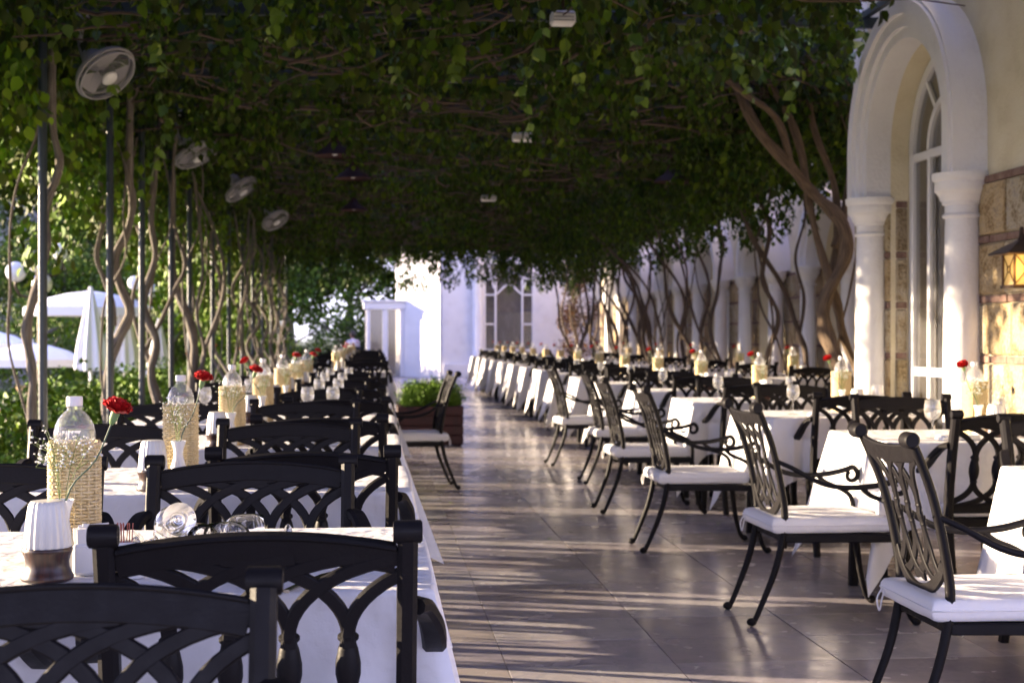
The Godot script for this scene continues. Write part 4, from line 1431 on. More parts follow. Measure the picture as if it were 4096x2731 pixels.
func build_canopy() -> void:
	var greens := [Color(0.034, 0.068, 0.009), Color(0.044, 0.084, 0.009), Color(0.056, 0.102, 0.009), Color(0.080, 0.125, 0.009), Color(0.036, 0.048, 0.010)]
	S.clump = leaf_clump(78, Vector3(0.34, 0.26, 0.34), 0.090, 501, greens, 0.7)
	S.clump2 = leaf_clump(56, Vector3(0.36, 0.22, 0.36), 0.10, 502, greens, 0.5)
	S.hanging = leaf_clump(60, Vector3(0.17, 0.42, 0.17), 0.085, 503, greens, 1.2)
	rng.seed = 61
	var f := FastNoiseLite.new()
	f.seed = 8; f.frequency = 0.35
	var low := []
	var lowc := []
	var hang := []
	var hangc := []
	var high := []
	var highc := []
	var d := -3.0
	while d < 36.6:
		var x := -4.3
		var xm := 3.3 if d < 10.9 else 5.75
		while x < xm:
			var n := f.get_noise_2d(x, d)
			var px := x + rnd(-0.16, 0.16)
			var pd := d + rnd(-0.16, 0.16)
			var edge := clampf((-1.8 - px) / 2.2, 0, 1)
			var py := 3.62 + n * 0.28 + rnd(-0.13, 0.13) - edge * 0.5
			if d > 12.0: py -= clampf((px - 2.8) / 2.5, 0, 1) * 0.35
			# holes towards the arcade wall let daylight down
			var hole := clampf((px - 3.9) / 1.6, 0, 1)
			if rng.randf() > hole * 0.75 and not (n < -0.16 and px > -1.5 and rng.randf() < 0.55):
				var g := rnd(0.7, 1.25)
				low.append(Transform3D(spin(rnd(0.8, 1.25)), at(px, py, pd))); lowc.append(Color(g, g * rnd(0.9, 1.05), g))
				if rng.randf() < 0.7:
					high.append(Transform3D(spin(rnd(1.3, 1.8)), at(px, py + rnd(0.3, 0.55), pd))); highc.append(Color(1, 1, 1))
			if rng.randf() < 0.10 + 0.25 * maxf(n, 0.0):
				hang.append(Transform3D(spin(rnd(0.6, 1.0)), at(px, py - rnd(0.25, 0.42), pd))); hangc.append(Color(1.1, 1.15, 1))
			x += 0.30
		d += 0.30
	# curtain along the garden side: high near the camera, hanging lower farther off
	d = 7.6
	while d < 37.0:
		var bottom := 2.62 if d < 12.0 else (2.3 if d < 17.0 else (1.95 if d < 19.0 else 1.5))
		bottom += f.get_noise_2d(d * 2.0, 50.0) * 0.7
		var y := 3.5
		while y > bottom:
			if rng.randf() < (0.75 if y > 2.5 else 0.5):
				var g := rnd(2.0, 2.8)  # raised leaf tint paints the backlit glow into the curtain
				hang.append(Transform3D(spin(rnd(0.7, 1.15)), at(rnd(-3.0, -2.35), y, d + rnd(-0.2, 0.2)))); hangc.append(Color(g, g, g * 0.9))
			y -= rnd(0.16, 0.3)
		d += 0.21
	# mass of leaves over the old vine past the near wing, and thin hangers over the arcade side
	for k in 260:
		var q := Vector3(rnd(3.5, 5.4), rnd(2.75, 4.6), rnd(12.6, 16.5))
		if q.y < 3.1 and rng.randf() < 0.6: continue
		low.append(Transform3D(spin(rnd(0.7, 1.1)), at(q.x, q.y, q.z))); lowc.append(Color(0.9, 0.95, 0.9))
	for k in 190:
		hang.append(Transform3D(spin(rnd(0.5, 0.9)), at(rnd(3.0, 5.3), rnd(2.5, 3.3), rnd(16.0, 36.0)))); hangc.append(Color(0.95, 1, 0.95))
	for k in 210:
		hang.append(Transform3D(spin(rnd(0.6, 1.0)), at(rnd(-2.5, 5.2), 3.45 - 0.95 * pow(rng.randf(), 1.6), rnd(34.0, 36.8)))); hangc.append(Color(0.9, 1, 0.9))
	var o := scatter(self, "vine_canopy", S.clump, low, lowc)
	tag(o, "dense dark green vine canopy roofing the whole terrace", "foliage")
	o = scatter(self, "upper_foliage", S.clump2, high, highc)
	tag(o, "sunlit top layer of vine leaves above the pergola beams", "foliage")
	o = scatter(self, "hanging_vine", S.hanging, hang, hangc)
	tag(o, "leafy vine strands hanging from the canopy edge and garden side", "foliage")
	# bare woody runners woven under the leaves
	var m := MB.new()
	rng.seed = 62
	for k in 1500:
		var p := at(rnd(-2.4, 5.2), rnd(3.22, 3.6), rnd(6.0, 36.2))
		if p.x > 2.4 and p.z > -11.6: continue
		var a := rnd(0, TAU)
		var len := rnd(0.5, 1.9)
		var pts := [p]
		for q in 5:
			a += rnd(-0.5, 0.5)
			p += Vector3(cos(a) * len / 5, rnd(-0.06, 0.06), sin(a) * len / 5)
			pts.append(p)
		m.tube(pts, lerp_list([rnd(0.006, 0.018), 0.004], 6), 5, false)
	var tw := part(self, "vine_runner_mat", m.mesh(), M.twig)
	tag(tw, "tangle of bare brown vine runners under the leaf canopy", "vine", "", "stuff")

func vine(label: String, stems: Array, mat: Material, group: String) -> void:
	# each stem: [points, radius at the foot, radius at the top]
	var t := thing("climbing_vine", label, "vine", Vector3.ZERO, 0.0, group)
	var all := stems.duplicate()
	var root: Vector3 = stems[0][0][0]
	for q in (1 if root.x < 0.0 else 2):
		var thin := []
		var p := root + Vector3(rnd(-0.12, 0.12), 0, rnd(-0.5, 0.5))
		var bend := rnd(0, 6)
		for k in 10:
			thin.append(p + Vector3(0.13 * sin(k * rnd(0.75, 0.95) + bend) - (0.03 * k if root.x > 0.0 else 0.0), k * 0.385, 0.12 * cos(k * 0.6 + bend)))
		all.append([thin, rnd(0.012, 0.022), rnd(0.008, 0.014)])
	for s in all:
		var pts := smooth_path(s[0], 7)
		for k in pts.size():
			var w: float = 0.35 * s[1]
			pts[k] += Vector3(sin(k * 0.31 + s[1] * 300.0) * w, 0, cos(k * 0.23 + s[1] * 200.0) * w * 2.0) * minf(1.0, k / 7.0)
		var rad := []
		for k in pts.size():
			var u := float(k) / (pts.size() - 1)
			rad.append(0.84 * lerpf(s[1], s[2], u) * (1.0 + 0.10 * sin(k * 0.83 + s[1] * 90.0) + 0.10 * sin(k * 0.29)))
		var m := MB.new()
		m.tube(pts, rad, 10, true, Vector3.ZERO, 0.86, 3, 0.08)
		part(t, "stem", m.mesh(), mat)

func build_vines() -> void:
	rng.seed = 71
	var g := "vine trunks along the garden edge"
	vine("grey wavy vine trunk winding round the nearest garden post", [[[at(-2.46, 0.0, 10.7), at(-2.47, 0.47, 10.68), at(-2.5, 0.79, 10.69), at(-2.53, 1.05, 10.69), at(-2.52, 1.27, 10.66), at(-2.45, 1.56, 10.6), at(-2.38, 1.88, 10.62), at(-2.39, 2.16, 10.68), at(-2.33, 2.45, 10.72), at(-2.35, 2.75, 10.7), at(-2.3, 3.5, 10.6)], 0.05, 0.04]], M.bark, g)
	vine("thick serpentine vine trunk just past the second visible post", [
		[[at(-2.4, 0.0, 13.3), at(-2.42, 0.45, 13.29), at(-2.46, 0.73, 13.3), at(-2.40, 0.97, 13.25), at(-2.29, 1.21, 13.2), at(-2.26, 1.41, 13.22), at(-2.31, 1.65, 13.28), at(-2.35, 1.92, 13.33), at(-2.29, 2.16, 13.3), at(-2.21, 2.48, 13.27), at(-2.22, 2.76, 13.27), at(-2.25, 3.5, 13.28)], 0.072, 0.045],
		[[at(-2.36, 1.3, 13.2), at(-2.36, 1.52, 13.12), at(-2.43, 1.68, 13.09), at(-2.50, 1.91, 13.1), at(-2.42, 2.27, 13.1), at(-2.47, 2.66, 13.1), at(-2.4, 3.5, 13.0)], 0.03, 0.024]], M.bark, g)
	vine("forked vine trunk with crossing pale branches behind the third post", [
		[[at(-2.15, 0.0, 14.9), at(-2.2, 0.49, 14.88), at(-2.30, 0.85, 14.9), at(-2.25, 1.16, 14.88), at(-2.34, 1.52, 14.85), at(-2.27, 1.97, 14.86), at(-2.30, 2.33, 14.9), at(-2.23, 2.8, 14.9), at(-2.2, 3.5, 14.9)], 0.07, 0.035],
		[[at(-2.43, 0.0, 15.2), at(-2.43, 0.84, 15.2), at(-2.41, 1.07, 15.2), at(-2.23, 1.35, 15.15), at(-2.07, 1.71, 15.17), at(-2.0, 1.98, 15.16), at(-2.1, 2.5, 15.1), at(-2.05, 3.5, 15.1)], 0.032, 0.024],
		[[at(-2.28, 0.85, 14.9), at(-2.42, 1.2, 15.0), at(-2.5, 1.6, 15.0), at(-2.4, 2.1, 15.05), at(-2.52, 2.6, 15.1), at(-2.45, 3.4, 15.1)], 0.028, 0.022]], M.bark, g)
	vine("heavy leaning vine trunk in front of the fourth post", [
		[[at(-2.1, 0.0, 16.8), at(-2.12, 0.55, 16.78), at(-2.06, 0.91, 16.77), at(-2.12, 1.16, 16.78), at(-2.23, 1.56, 16.79), at(-2.3, 1.97, 16.79), at(-2.36, 2.68, 16.8), at(-2.4, 3.5, 16.8)], 0.085, 0.05],
		[[at(-2.09, 0.7, 16.75), at(-1.95, 1.0, 16.7), at(-2.05, 1.5, 16.6), at(-1.98, 2.1, 16.65), at(-2.1, 3.4, 16.6)], 0.03, 0.02]], M.bark, g)
	vine("slender bowed vine stem swinging out past the fifth post", [
		[[at(-2.2, 0.0, 18.8), at(-2.23, 0.47, 18.8), at(-2.25, 0.87, 18.8), at(-2.15, 1.15, 18.79), at(-1.99, 1.66, 18.78), at(-1.98, 2.17, 18.78), at(-2.09, 2.63, 18.79), at(-2.32, 3.14, 18.8), at(-2.35, 3.5, 18.8)], 0.036, 0.026],
		[[at(-2.35, 0.0, 18.6), at(-2.3, 0.6, 18.6), at(-2.42, 1.1, 18.6), at(-2.33, 1.7, 18.6), at(-2.45, 2.4, 18.7), at(-2.4, 3.4, 18.7)], 0.03, 0.022]], M.bark, g)
	var more := ["pale twin vine stems half way down the garden side", "thin crooked vine stems under the low hanging leaves", "pair of pale vine stems near the sixth garden-side table", "grey vine stems below the bright leaf curtain", "leaning vine stems farther down the garden edge", "close-set vine stems by the far garden posts", "small grey vine stems near the end of the garden edge", "last pale vine stems beside the sunlit house wall"]
	for k in more.size():
		var d := 20.6 + k * 2.25
		var stems := []
		for q in 2:
			var x := -2.3 + rnd(-0.25, 0.3)
			var pts := []
			for y in 8:
				pts.append(at(x + rnd(-0.2, 0.2), y * 0.5, d + q * 0.8 + rnd(-0.2, 0.2)))
			stems.append([pts, rnd(0.022, 0.06), rnd(0.014, 0.026)])
		vine(more[k], stems, M.bark, g)
	var g2 := "vine trunks along the arcade side"
	vine("big old vine with tan gnarled limbs beyond the near columns", [
		[[at(4.45, 0.0, 12.3), at(4.36, 0.45, 12.3), at(4.22, 0.78, 12.28), at(4.05, 0.96, 12.25), at(3.97, 1.21, 12.22), at(4.01, 1.52, 12.2), at(4.10, 1.86, 12.24), at(4.08, 2.22, 12.26), at(3.95, 2.45, 12.28), at(3.70, 2.66, 12.3), at(3.42, 2.94, 12.33), at(3.24, 3.35, 12.35), at(3.0, 3.8, 12.37), at(2.6, 4.0, 12.4)], 0.105, 0.05],
		[[at(4.55, 0.0, 12.5), at(4.45, 0.6, 12.45), at(4.30, 1.01, 12.42), at(4.16, 1.32, 12.4), at(4.06, 1.6, 12.4), at(3.98, 2.02, 12.4), at(3.86, 2.52, 12.4), at(3.72, 3.06, 12.42), at(3.45, 3.56, 12.4), at(3.2, 3.95, 12.4)], 0.062, 0.04],
		[[at(4.1, 1.7, 12.42), at(4.15, 2.03, 12.5), at(4.11, 2.58, 12.5), at(3.96, 3.13, 12.5), at(3.88, 3.76, 12.5), at(3.76, 4.2, 12.5)], 0.055, 0.032],
		[[at(4.08, 2.0, 12.35), at(4.2, 2.35, 12.4), at(4.3, 2.9, 12.5), at(4.25, 3.6, 12.6)], 0.045, 0.03],
		[[at(3.68, 2.68, 12.3), at(3.5, 3.1, 12.15), at(3.15, 3.3, 12.0), at(2.6, 3.5, 11.6), at(2.0, 3.55, 11.2)], 0.045, 0.025]], M.bark_tan, g2)
	vine("two dark stems entwined before the first arcade arch", [
		[[at(4.7, 0.0, 16.63), at(4.66, 0.85, 16.63), at(4.81, 1.42, 16.61), at(4.6, 1.89, 16.64), at(4.71, 2.51, 16.62), at(4.55, 2.93, 16.64), at(4.35, 3.5, 16.66)], 0.045, 0.03],
		[[at(5.45, 0.0, 17.5), at(5.43, 0.88, 17.56), at(5.32, 1.27, 17.57), at(5.15, 1.87, 17.59), at(4.74, 2.48, 17.63), at(4.55, 2.97, 17.64), at(4.3, 3.5, 17.6)], 0.055, 0.035],
		[[at(5.35, 1.2, 17.57), at(5.4, 1.7, 17.5), at(5.25, 2.2, 17.4), at(5.35, 2.8, 17.3), at(5.1, 3.4, 17.2)], 0.03, 0.02]], M.bark_dark, g2)
	var more2 := ["long diagonal vine limb crossing the second arcade arch", "dark crooked vine stems before the third arcade arch", "crossing vine stems before the fourth arcade arch", "thin bowed vine stems before the fifth arcade arch", "small forked vine before the last arcade arch"]
	for k in more2.size():
		var d := 20.9 + k * 3.2
		var stems := []
		for q in 5:
			var x := 5.25 + rnd(-0.55, 0.4)
			var lean := rnd(-0.9, 0.25) if q > 1 else rnd(-1.6, -0.8)
			var pts := []
			var ph := rnd(0, 6)
			for y in 10:
				var t := y / 9.0
				pts.append(at(x + lean * pow(t, 1.7) + 0.16 * sin(t * 9.0 + ph) * (0.3 + t), y * 0.38, d + q * 0.6 + rnd(-0.1, 0.1)))
			stems.append([pts, rnd(0.03, 0.065), rnd(0.016, 0.03)])
		vine(more2[k], stems, M.bark_dark, g2)

func build_sprigs() -> void:
	# single shoots hanging from the canopy near the camera, each leaf a part
	rng.seed = 81
	var lm := []
	for k in 3:
		var m := MB.new()
		leaf_shape(m, Vector3.ZERO, Basis.IDENTITY, [0.095, 0.08, 0.11][k])
		lm.append(m.mesh())
	var spots := [
		[-1.35, 3.45, 9.2, 0.55, "long leafy shoot hanging beside the nearest fan"], [-0.55, 3.45, 8.2, 0.55, "bright green shoot dangling above the garden-side tables"], [1.0, 3.5, 9.0, 0.95, "largest leafy shoot hanging over the middle of the aisle"],
		[1.35, 3.5, 9.6, 0.6, "short shoot beside the largest hanging shoot"], [1.75, 3.5, 9.4, 0.8, "yellowish tendril shoot hanging over the wall side of the aisle"], [2.65, 3.5, 10.0, 0.6, "broad leaved shoot hanging before the old vine's limbs"],
		[3.1, 3.5, 10.4, 0.65, "pale young shoot near the old vine's upper limb"], [-1.75, 3.4, 11.8, 0.9, "thin yellow tendril hanging between the two nearest fans"], [-1.9, 3.4, 10.3, 0.7, "leafy shoot overlapping the nearest fan's rim"],
		[0.2, 3.5, 11.0, 0.5, "small shoot hanging near the red pendant lamps"], [0.55, 3.5, 10.2, 0.5, "dark green shoot above the far end of the aisle"], [3.45, 3.5, 9.9, 0.45, "young shoot at the canopy edge near the white arch"]]
	for q in spots:
		var t := thing("vine_shoot", q[4], "vine", Vector3.ZERO, 0.0, "shoots hanging from the canopy")
		var p := at(q[0], q[1] + 0.15, q[2])
		var pts := []
		var n := 9
		for k in n + 1:
			pts.append(p + Vector3(sin(k * 0.8 + q[0] * 5.0) * 0.05, -(q[3] + 0.15) * k / n, cos(k * 0.6) * 0.03))
		var m := MB.new()
		m.tube(pts, lerp_list([0.005, 0.002], n + 1), 5)
		part(t, "stem", m.mesh(), M.green_stem)
		for k in range(1, n + 1):
			for e in 3:
				var dir := Vector3(rnd(-1, 1), rnd(-1.4, -0.3), rnd(-1, 1)).normalized()
				var face := Vector3(rnd(-1, 1), rnd(0.1, 0.8), rnd(-0.2, 1.4)).normalized()
				face = (face - dir * face.dot(dir)).normalized()
				var young := k > n - 5 or rng.randf() < 0.12
				part(t, "leaf", lm[rng.randi() % 3], M.leaf_young if young else M.leaf_single, Transform3D(Basis(dir.cross(face), dir, face).scaled(Vector3.ONE * rnd(0.7, 1.1) * (0.6 if k == n else 1.0)), pts[k]))


# ---------------------------------------------------------------- lamps, fans, garden
func fan(label: String, p: Vector3, turn: float, tilt: float) -> void:
	var t := thing("wall_fan", label, "fan", p, turn, "fans under the pergola")
	var tip := Basis(Vector3.RIGHT, tilt)
	var m := MB.new()
	m.tube(smooth_path([Vector3(0, 0.37, -0.16), Vector3(0, 0.22, -0.2), Vector3(0, 0.06, -0.15)], 4), 0.02, 10)
	m.box(Vector3(0, 0.375, -0.16), Vector3(0.09, 0.05, 0.08), 0.006)
	part(t, "bracket", m.mesh(), M.fan_plastic)
	m = MB.new()
	m.lathe([Vector2(0, -0.16), Vector2(0.045, -0.155), Vector2(0.07, -0.12), Vector2(0.075, -0.06), Vector2(0.06, -0.03), Vector2(0, -0.03)], 24, Transform3D(tip * Basis(Vector3.RIGHT, PI / 2), Vector3.ZERO), 0, 0, 0.4)
	part(t, "motor", m.mesh(), M.fan_plastic)
	m = MB.new()
	for q in [[0.21, 0.03, 0.008], [0.222, 0.06, 0.011], [0.21, 0.09, 0.008], [0.14, 0.105, 0.003]]:
		var pts := []
		for k in 41: pts.append(tip * Vector3(cos(TAU * k / 40) * q[0], sin(TAU * k / 40) * q[0], q[1]))
		m.tube(pts, q[2], 6, false)
	var cage := part(t, "cage_ring", m.mesh(), M.fan_plastic)
	m = MB.new()
	for k in 56:
		var a := TAU * k / 56
		var d := Vector3(cos(a), sin(a), 0)
		var e := Vector3(cos(a + 0.25), sin(a + 0.25), 0)
		m.tube([tip * (d * 0.055 + Vector3(0, 0, 0.112)), tip * (e * 0.14 + Vector3(0, 0, 0.106)), tip * (e * 0.215 + Vector3(0, 0, 0.075)), tip * (e * 0.216 + Vector3(0, 0, 0.045)), tip * (e * 0.14 + Vector3(0, 0, 0.0)), tip * (e * 0.06 + Vector3(0, 0, -0.02))], 0.0013, 4, false)
	part(cage, "wires", m.mesh(), M.fan_plastic)
	m = MB.new()
	m.lathe([Vector2(0, -0.012), Vector2(0.055, -0.01), Vector2(0.06, 0.0), Vector2(0.054, 0.009), Vector2(0, 0.012)], 28, Transform3D(tip * Basis(Vector3.RIGHT, PI / 2), tip * Vector3(0, 0, 0.115)), 0, 0, 0.3)
	part(t, "badge_disc", m.mesh(), M.fixture)
	for k in 3:
		m = MB.new()
		var b := tip * Basis(Vector3.BACK, TAU * k / 3)
		var first := 0
		for r in 5:
			for c in 5:
				var rr := 0.035 + 0.15 * r / 4.0
				var a := (c / 4.0 - 0.5) * 1.35
				m.vert(b * Vector3(cos(a) * rr, sin(a) * rr, 0.05 + 0.028 * (c / 4.0 - 0.5) * (1.0 - 0.3 * r / 4.0)), b * Vector3(0, 0, 1))
		for r in 4:
			for c in 4:
				var q := first + r * 5 + c
				m.quad(q, q + 1, q + 6, q + 5)
		_soft_normals(m)
		part(t, "blade", m.mesh(), M.fan_plastic)

func pendant(label: String, p: Vector3) -> void:
	var t := thing("pendant_lamp", label, "lamp", p, 0.0, "dark red pendant lamps")
	var m := MB.new()
	m.tube([Vector3(0, 0.2, 0), Vector3(0, 0.52, 0)], 0.006, 6)
	part(t, "rod", m.mesh(), M.bronze)
	m = MB.new()
	m.lathe([Vector2(0.205, 0.0), Vector2(0.21, 0.006), Vector2(0.16, 0.06), Vector2(0.09, 0.10), Vector2(0.05, 0.15), Vector2(0.04, 0.205), Vector2(0.0, 0.21)], 32, Transform3D.IDENTITY, 0, 0, 0.5)
	part(t, "lamp_shade", m.mesh(), M.pendant)
	m = MB.new()
	m.ball(Vector3(0, 0.055, 0), Vector3(0.04, 0.045, 0.04))
	part(t, "bulb", m.mesh(), M.fixture)

func ceiling_fixture(label: String, p: Vector3, wide: float) -> void:
	var t := thing("ceiling_fixture", label, "light", p, 0.0, "white fixtures under the canopy")
	var m := MB.new()
	m.box(Vector3(0, 0.07, 0), Vector3(wide, 0.085, 0.13), 0.015)
	part(t, "housing", m.mesh(), M.fixture)
	m = MB.new()
	for k in 3: m.box(Vector3(0, 0.045 + k * 0.024, 0.068), Vector3(wide * 0.8, 0.007, 0.008), 0.001)
	part(t, "louvre", m.mesh(), M.fan_plastic)
	m = MB.new()
	m.tube([Vector3(0, 0.11, 0), Vector3(0, 0.34, 0)], 0.012, 8)
	part(t, "rod", m.mesh(), M.bronze)

func build_lantern() -> void:
	var t := thing("wall_lantern", "lit bronze lantern with X-barred amber panes on the stone wall", "lantern", at(3.47, 1.46, 7.36))
	t.scale = Vector3(0.84, 0.84, 0.84)
	var m := MB.new()
	m.tube(smooth_path([Vector3(0.28, 0.28, 0), Vector3(0.2, 0.34, 0), Vector3(0.08, 0.345, 0), Vector3(0.0, 0.33, 0)], 4), 0.011, 10)
	m.box(Vector3(0.282, 0.26, 0), Vector3(0.022, 0.2, 0.09), 0.005)
	part(t, "bracket", m.mesh(), M.bronze)
	m = MB.new()
	m.ball(Vector3(0, 0.375, 0), Vector3(0.014, 0.02, 0.014), 12, 8)
	m.lathe([Vector2(0, 0.298), Vector2(0.03, 0.3), Vector2(0.02, 0.32), Vector2(0.012, 0.36), Vector2(0, 0.362)], 16, Transform3D.IDENTITY, 0, 0, 0.4)
	part(t, "finial", m.mesh(), M.bronze)
	# two-tier hipped roof
	for q in [[0.155, 0.225, 0.095, 0.262], [0.098, 0.262, 0.03, 0.304]]:
		m = MB.new()
		for k in 4:
			var a := Basis(Vector3.UP, k * PI / 2)
			m.face([a * Vector3(-q[0], q[1], q[0]), a * Vector3(q[0], q[1], q[0]), a * Vector3(q[2], q[3], q[2]), a * Vector3(-q[2], q[3], q[2])], a * Vector3(0, 0.5, 1))
			m.face([a * Vector3(-q[0], q[1], q[0]), a * Vector3(q[0], q[1], q[0]), a * Vector3(q[0], q[1] - 0.012, q[0]), a * Vector3(-q[0], q[1] - 0.012, q[0])], a * Vector3(0, 0, 1))
		m.face([Vector3(-q[0], q[1] - 0.012, -q[0]), Vector3(q[0], q[1] - 0.012, -q[0]), Vector3(q[0], q[1] - 0.012, q[0]), Vector3(-q[0], q[1] - 0.012, q[0])], Vector3.DOWN)
		m.face([Vector3(-q[2], q[3], -q[2]), Vector3(q[2], q[3], -q[2]), Vector3(q[2], q[3], q[2]), Vector3(-q[2], q[3], q[2])], Vector3.UP)
		part(t, "roof", m.mesh(), M.bronze)
	m = MB.new()
	for s in [[-1, -1], [1, -1], [1, 1], [-1, 1]]:
		m.box(Vector3(s[0] * 0.085, 0.115, s[1] * 0.085), Vector3(0.014, 0.2, 0.014), 0.002)
	m.box(Vector3(0, 0.008, 0), Vector3(0.2, 0.022, 0.2), 0.004)
	part(t, "cage", m.mesh(), M.bronze)
	for k in 4:
		var a := Basis(Vector3.UP, k * PI / 2)
		m = MB.new()
		m.box(a * Vector3(0, 0.115, 0.078), Vector3(0.15, 0.19, 0.004) if k % 2 == 0 else Vector3(0.004, 0.19, 0.15), 0.0)
		part(t, "lantern_pane", m.mesh(), M.lantern_glass)
		m = MB.new()
		var pts := []
		for j in 25: pts.append(a * Vector3(cos(TAU * j / 24) * 0.02, 0.118 + sin(TAU * j / 24) * 0.02, 0.086))
		m.tube(pts, 0.0035, 6, false)
		for s in [-1, 1]:
			for e in [-1, 1]:
				m.tube([a * Vector3(s * 0.015, 0.118 + e * 0.015, 0.086), a * Vector3(s * 0.078, 0.118 + e * 0.09, 0.086)], 0.0032, 6)
		part(t, "cross_bar", m.mesh(), M.bronze)
	var l := OmniLight3D.new()
	l.light_color = Color(1.0, 0.75, 0.38)
	l.light_energy = 0.02
	l.light_size = 0.08
	l.omni_range = 6.0
	l.omni_attenuation = 2.0
	l.shadow_enabled = true
	t.add_child(l)
	l.position = Vector3(-0.1, 0.115, 0.13)

func open_parasol(label: String, p: Vector3, h: float, r: float, lean := 0.0) -> void:
	var t := thing("parasol", label, "parasol", p, 0.3, "white garden parasols")
	t.rotation.x = lean
	var m := MB.new()
	m.tube([Vector3(0, 0.0, 0), Vector3(0, h, 0)], 0.022, 10)
	part(t, "pole", m.mesh(), M.frame)
	m = MB.new()
	m.lathe([Vector2(0, 0), Vector2(0.28, 0), Vector2(0.28, 0.06), Vector2(0.05, 0.1), Vector2(0, 0.1)], 20)
	part(t, "foot", m.mesh(), M.frame)
	m = MB.new()
	var n := 8
	var rows := [[0.0, h], [0.35, h - 0.06], [0.7, h - 0.17], [1.0, h - 0.34], [1.005, h - 0.50]]
	for k in n:
		for row in rows.size() - 1:
			var pts := []
			for e in [[k, row], [k + 1, row], [k + 1, row + 1], [k, row + 1]]:
				var a: float = TAU * e[0] / n
				pts.append(Vector3(cos(a) * rows[e[1]][0] * r, rows[e[1]][1], sin(a) * rows[e[1]][0] * r))
			var mid := TAU * (k + 0.5) / n
			if row == 0: m.face([pts[0], pts[2], pts[3]], Vector3(cos(mid), 1, sin(mid)))
			else: m.face(pts, Vector3(cos(mid), 0.5, sin(mid)))
	part(t, "canopy", m.mesh(), M.canvas)
	m = MB.new()
	m.ball(Vector3(0, h + 0.03, 0), Vector3(0.03, 0.05, 0.03))
	part(t, "finial", m.mesh(), M.frame)
	for k in n:
		m = MB.new()
		var a := TAU * k / n
		m.tube([Vector3(0, h - 0.04, 0), Vector3(cos(a) * 0.7 * r, h - 0.19, sin(a) * 0.7 * r), Vector3(cos(a) * 0.99 * r, h - 0.355, sin(a) * 0.99 * r)], 0.009, 5)
		part(t, "rib", m.mesh(), M.frame)

func closed_parasol(label: String, p: Vector3, h: float, len: float) -> void:
	var t := thing("closed_parasol", label, "parasol", p, rnd(0, 6), "white garden parasols")
	var m := MB.new()
	m.tube([Vector3(0, 0.0, 0), Vector3(0, h, 0)], 0.024, 10)
	part(t, "pole", m.mesh(), M.frame)
	m = MB.new()
	m.lathe([Vector2(0, 0), Vector2(0.28, 0), Vector2(0.28, 0.06), Vector2(0.05, 0.1), Vector2(0, 0.1)], 20)
	part(t, "foot", m.mesh(), M.frame)
	m = MB.new()
	m.lathe([Vector2(0.235, h - len), Vector2(0.26, h - len + 0.05), Vector2(0.22, h - len * 0.7), Vector2(0.14, h - len * 0.4), Vector2(0.065, h - len * 0.14), Vector2(0.03, h - 0.04), Vector2(0.022, h)], 64, Transform3D.IDENTITY, 8, 0.16, 0.3)
	_soft_normals(m)
	part(t, "furled_canopy", m.mesh(), M.canvas)

func globe_lamp(label: String, p: Vector3, globes: Array) -> void:
	var t := thing("globe_lamp_post", label, "street lamp", p, 0.0, "globe lamp posts")
	var m := MB.new()
	var top := 0.0
	for g in globes: top = maxf(top, g.y)
	m.tube([Vector3(0, 0, 0), Vector3(0, top - 0.1, 0)], 0.035, 12)
	part(t, "pole", m.mesh(), M.bronze)
	for g in globes:
		m = MB.new()
		m.tube(smooth_path([Vector3(0, g.y - 0.32, 0), Vector3(g.x * 0.7, g.y - 0.34, g.z * 0.7), Vector3(g.x, g.y - 0.22, g.z), Vector3(g.x, g.y - 0.12, g.z)], 4), 0.016, 8)
		part(t, "arm", m.mesh(), M.bronze)
		m = MB.new()
		m.ball(g, Vector3(0.14, 0.14, 0.14), 24, 16)
		part(t, "globe", m.mesh(), M.globe)

func lounger(label: String, p: Vector3, turn: float) -> void:
	var t := thing("sun_lounger", label, "sun lounger", p, turn, "sun loungers on the lower terrace")
	var m := MB.new()
	m.box(Vector3(0.3, 0.3, 0), Vector3(0.05, 0.07, 1.9), 0.006)
	m.box(Vector3(-0.3, 0.3, 0), Vector3(0.05, 0.07, 1.9), 0.006)
	part(t, "frame", m.mesh(), M.lounger_wood)
	for s in [[-1, -0.8], [1, -0.8], [-1, 0.8], [1, 0.8]]:
		part(t, "leg", box_mesh(Vector3(s[0] * 0.3, 0.1325, s[1]), Vector3(0.05, 0.265, 0.06), 0.004), M.lounger_wood)
	part(t, "seat_pad", box_mesh(Vector3(0, 0.36, 0.3), Vector3(0.58, 0.08, 1.25), 0.03), M.lounger_pad)
	part(t, "back_pad", box_mesh(Vector3(0, 0.62, -0.55), Vector3(0.58, 0.08, 0.8), 0.03, Basis(Vector3.RIGHT, 0.75)), M.lounger_pad)
	m = MB.new()
	m.box(Vector3(0, 0.58, -0.59), Vector3(0.62, 0.03, 0.82), 0.006, Basis(Vector3.RIGHT, 0.75))
	part(t, "back_frame", m.mesh(), M.lounger_wood)

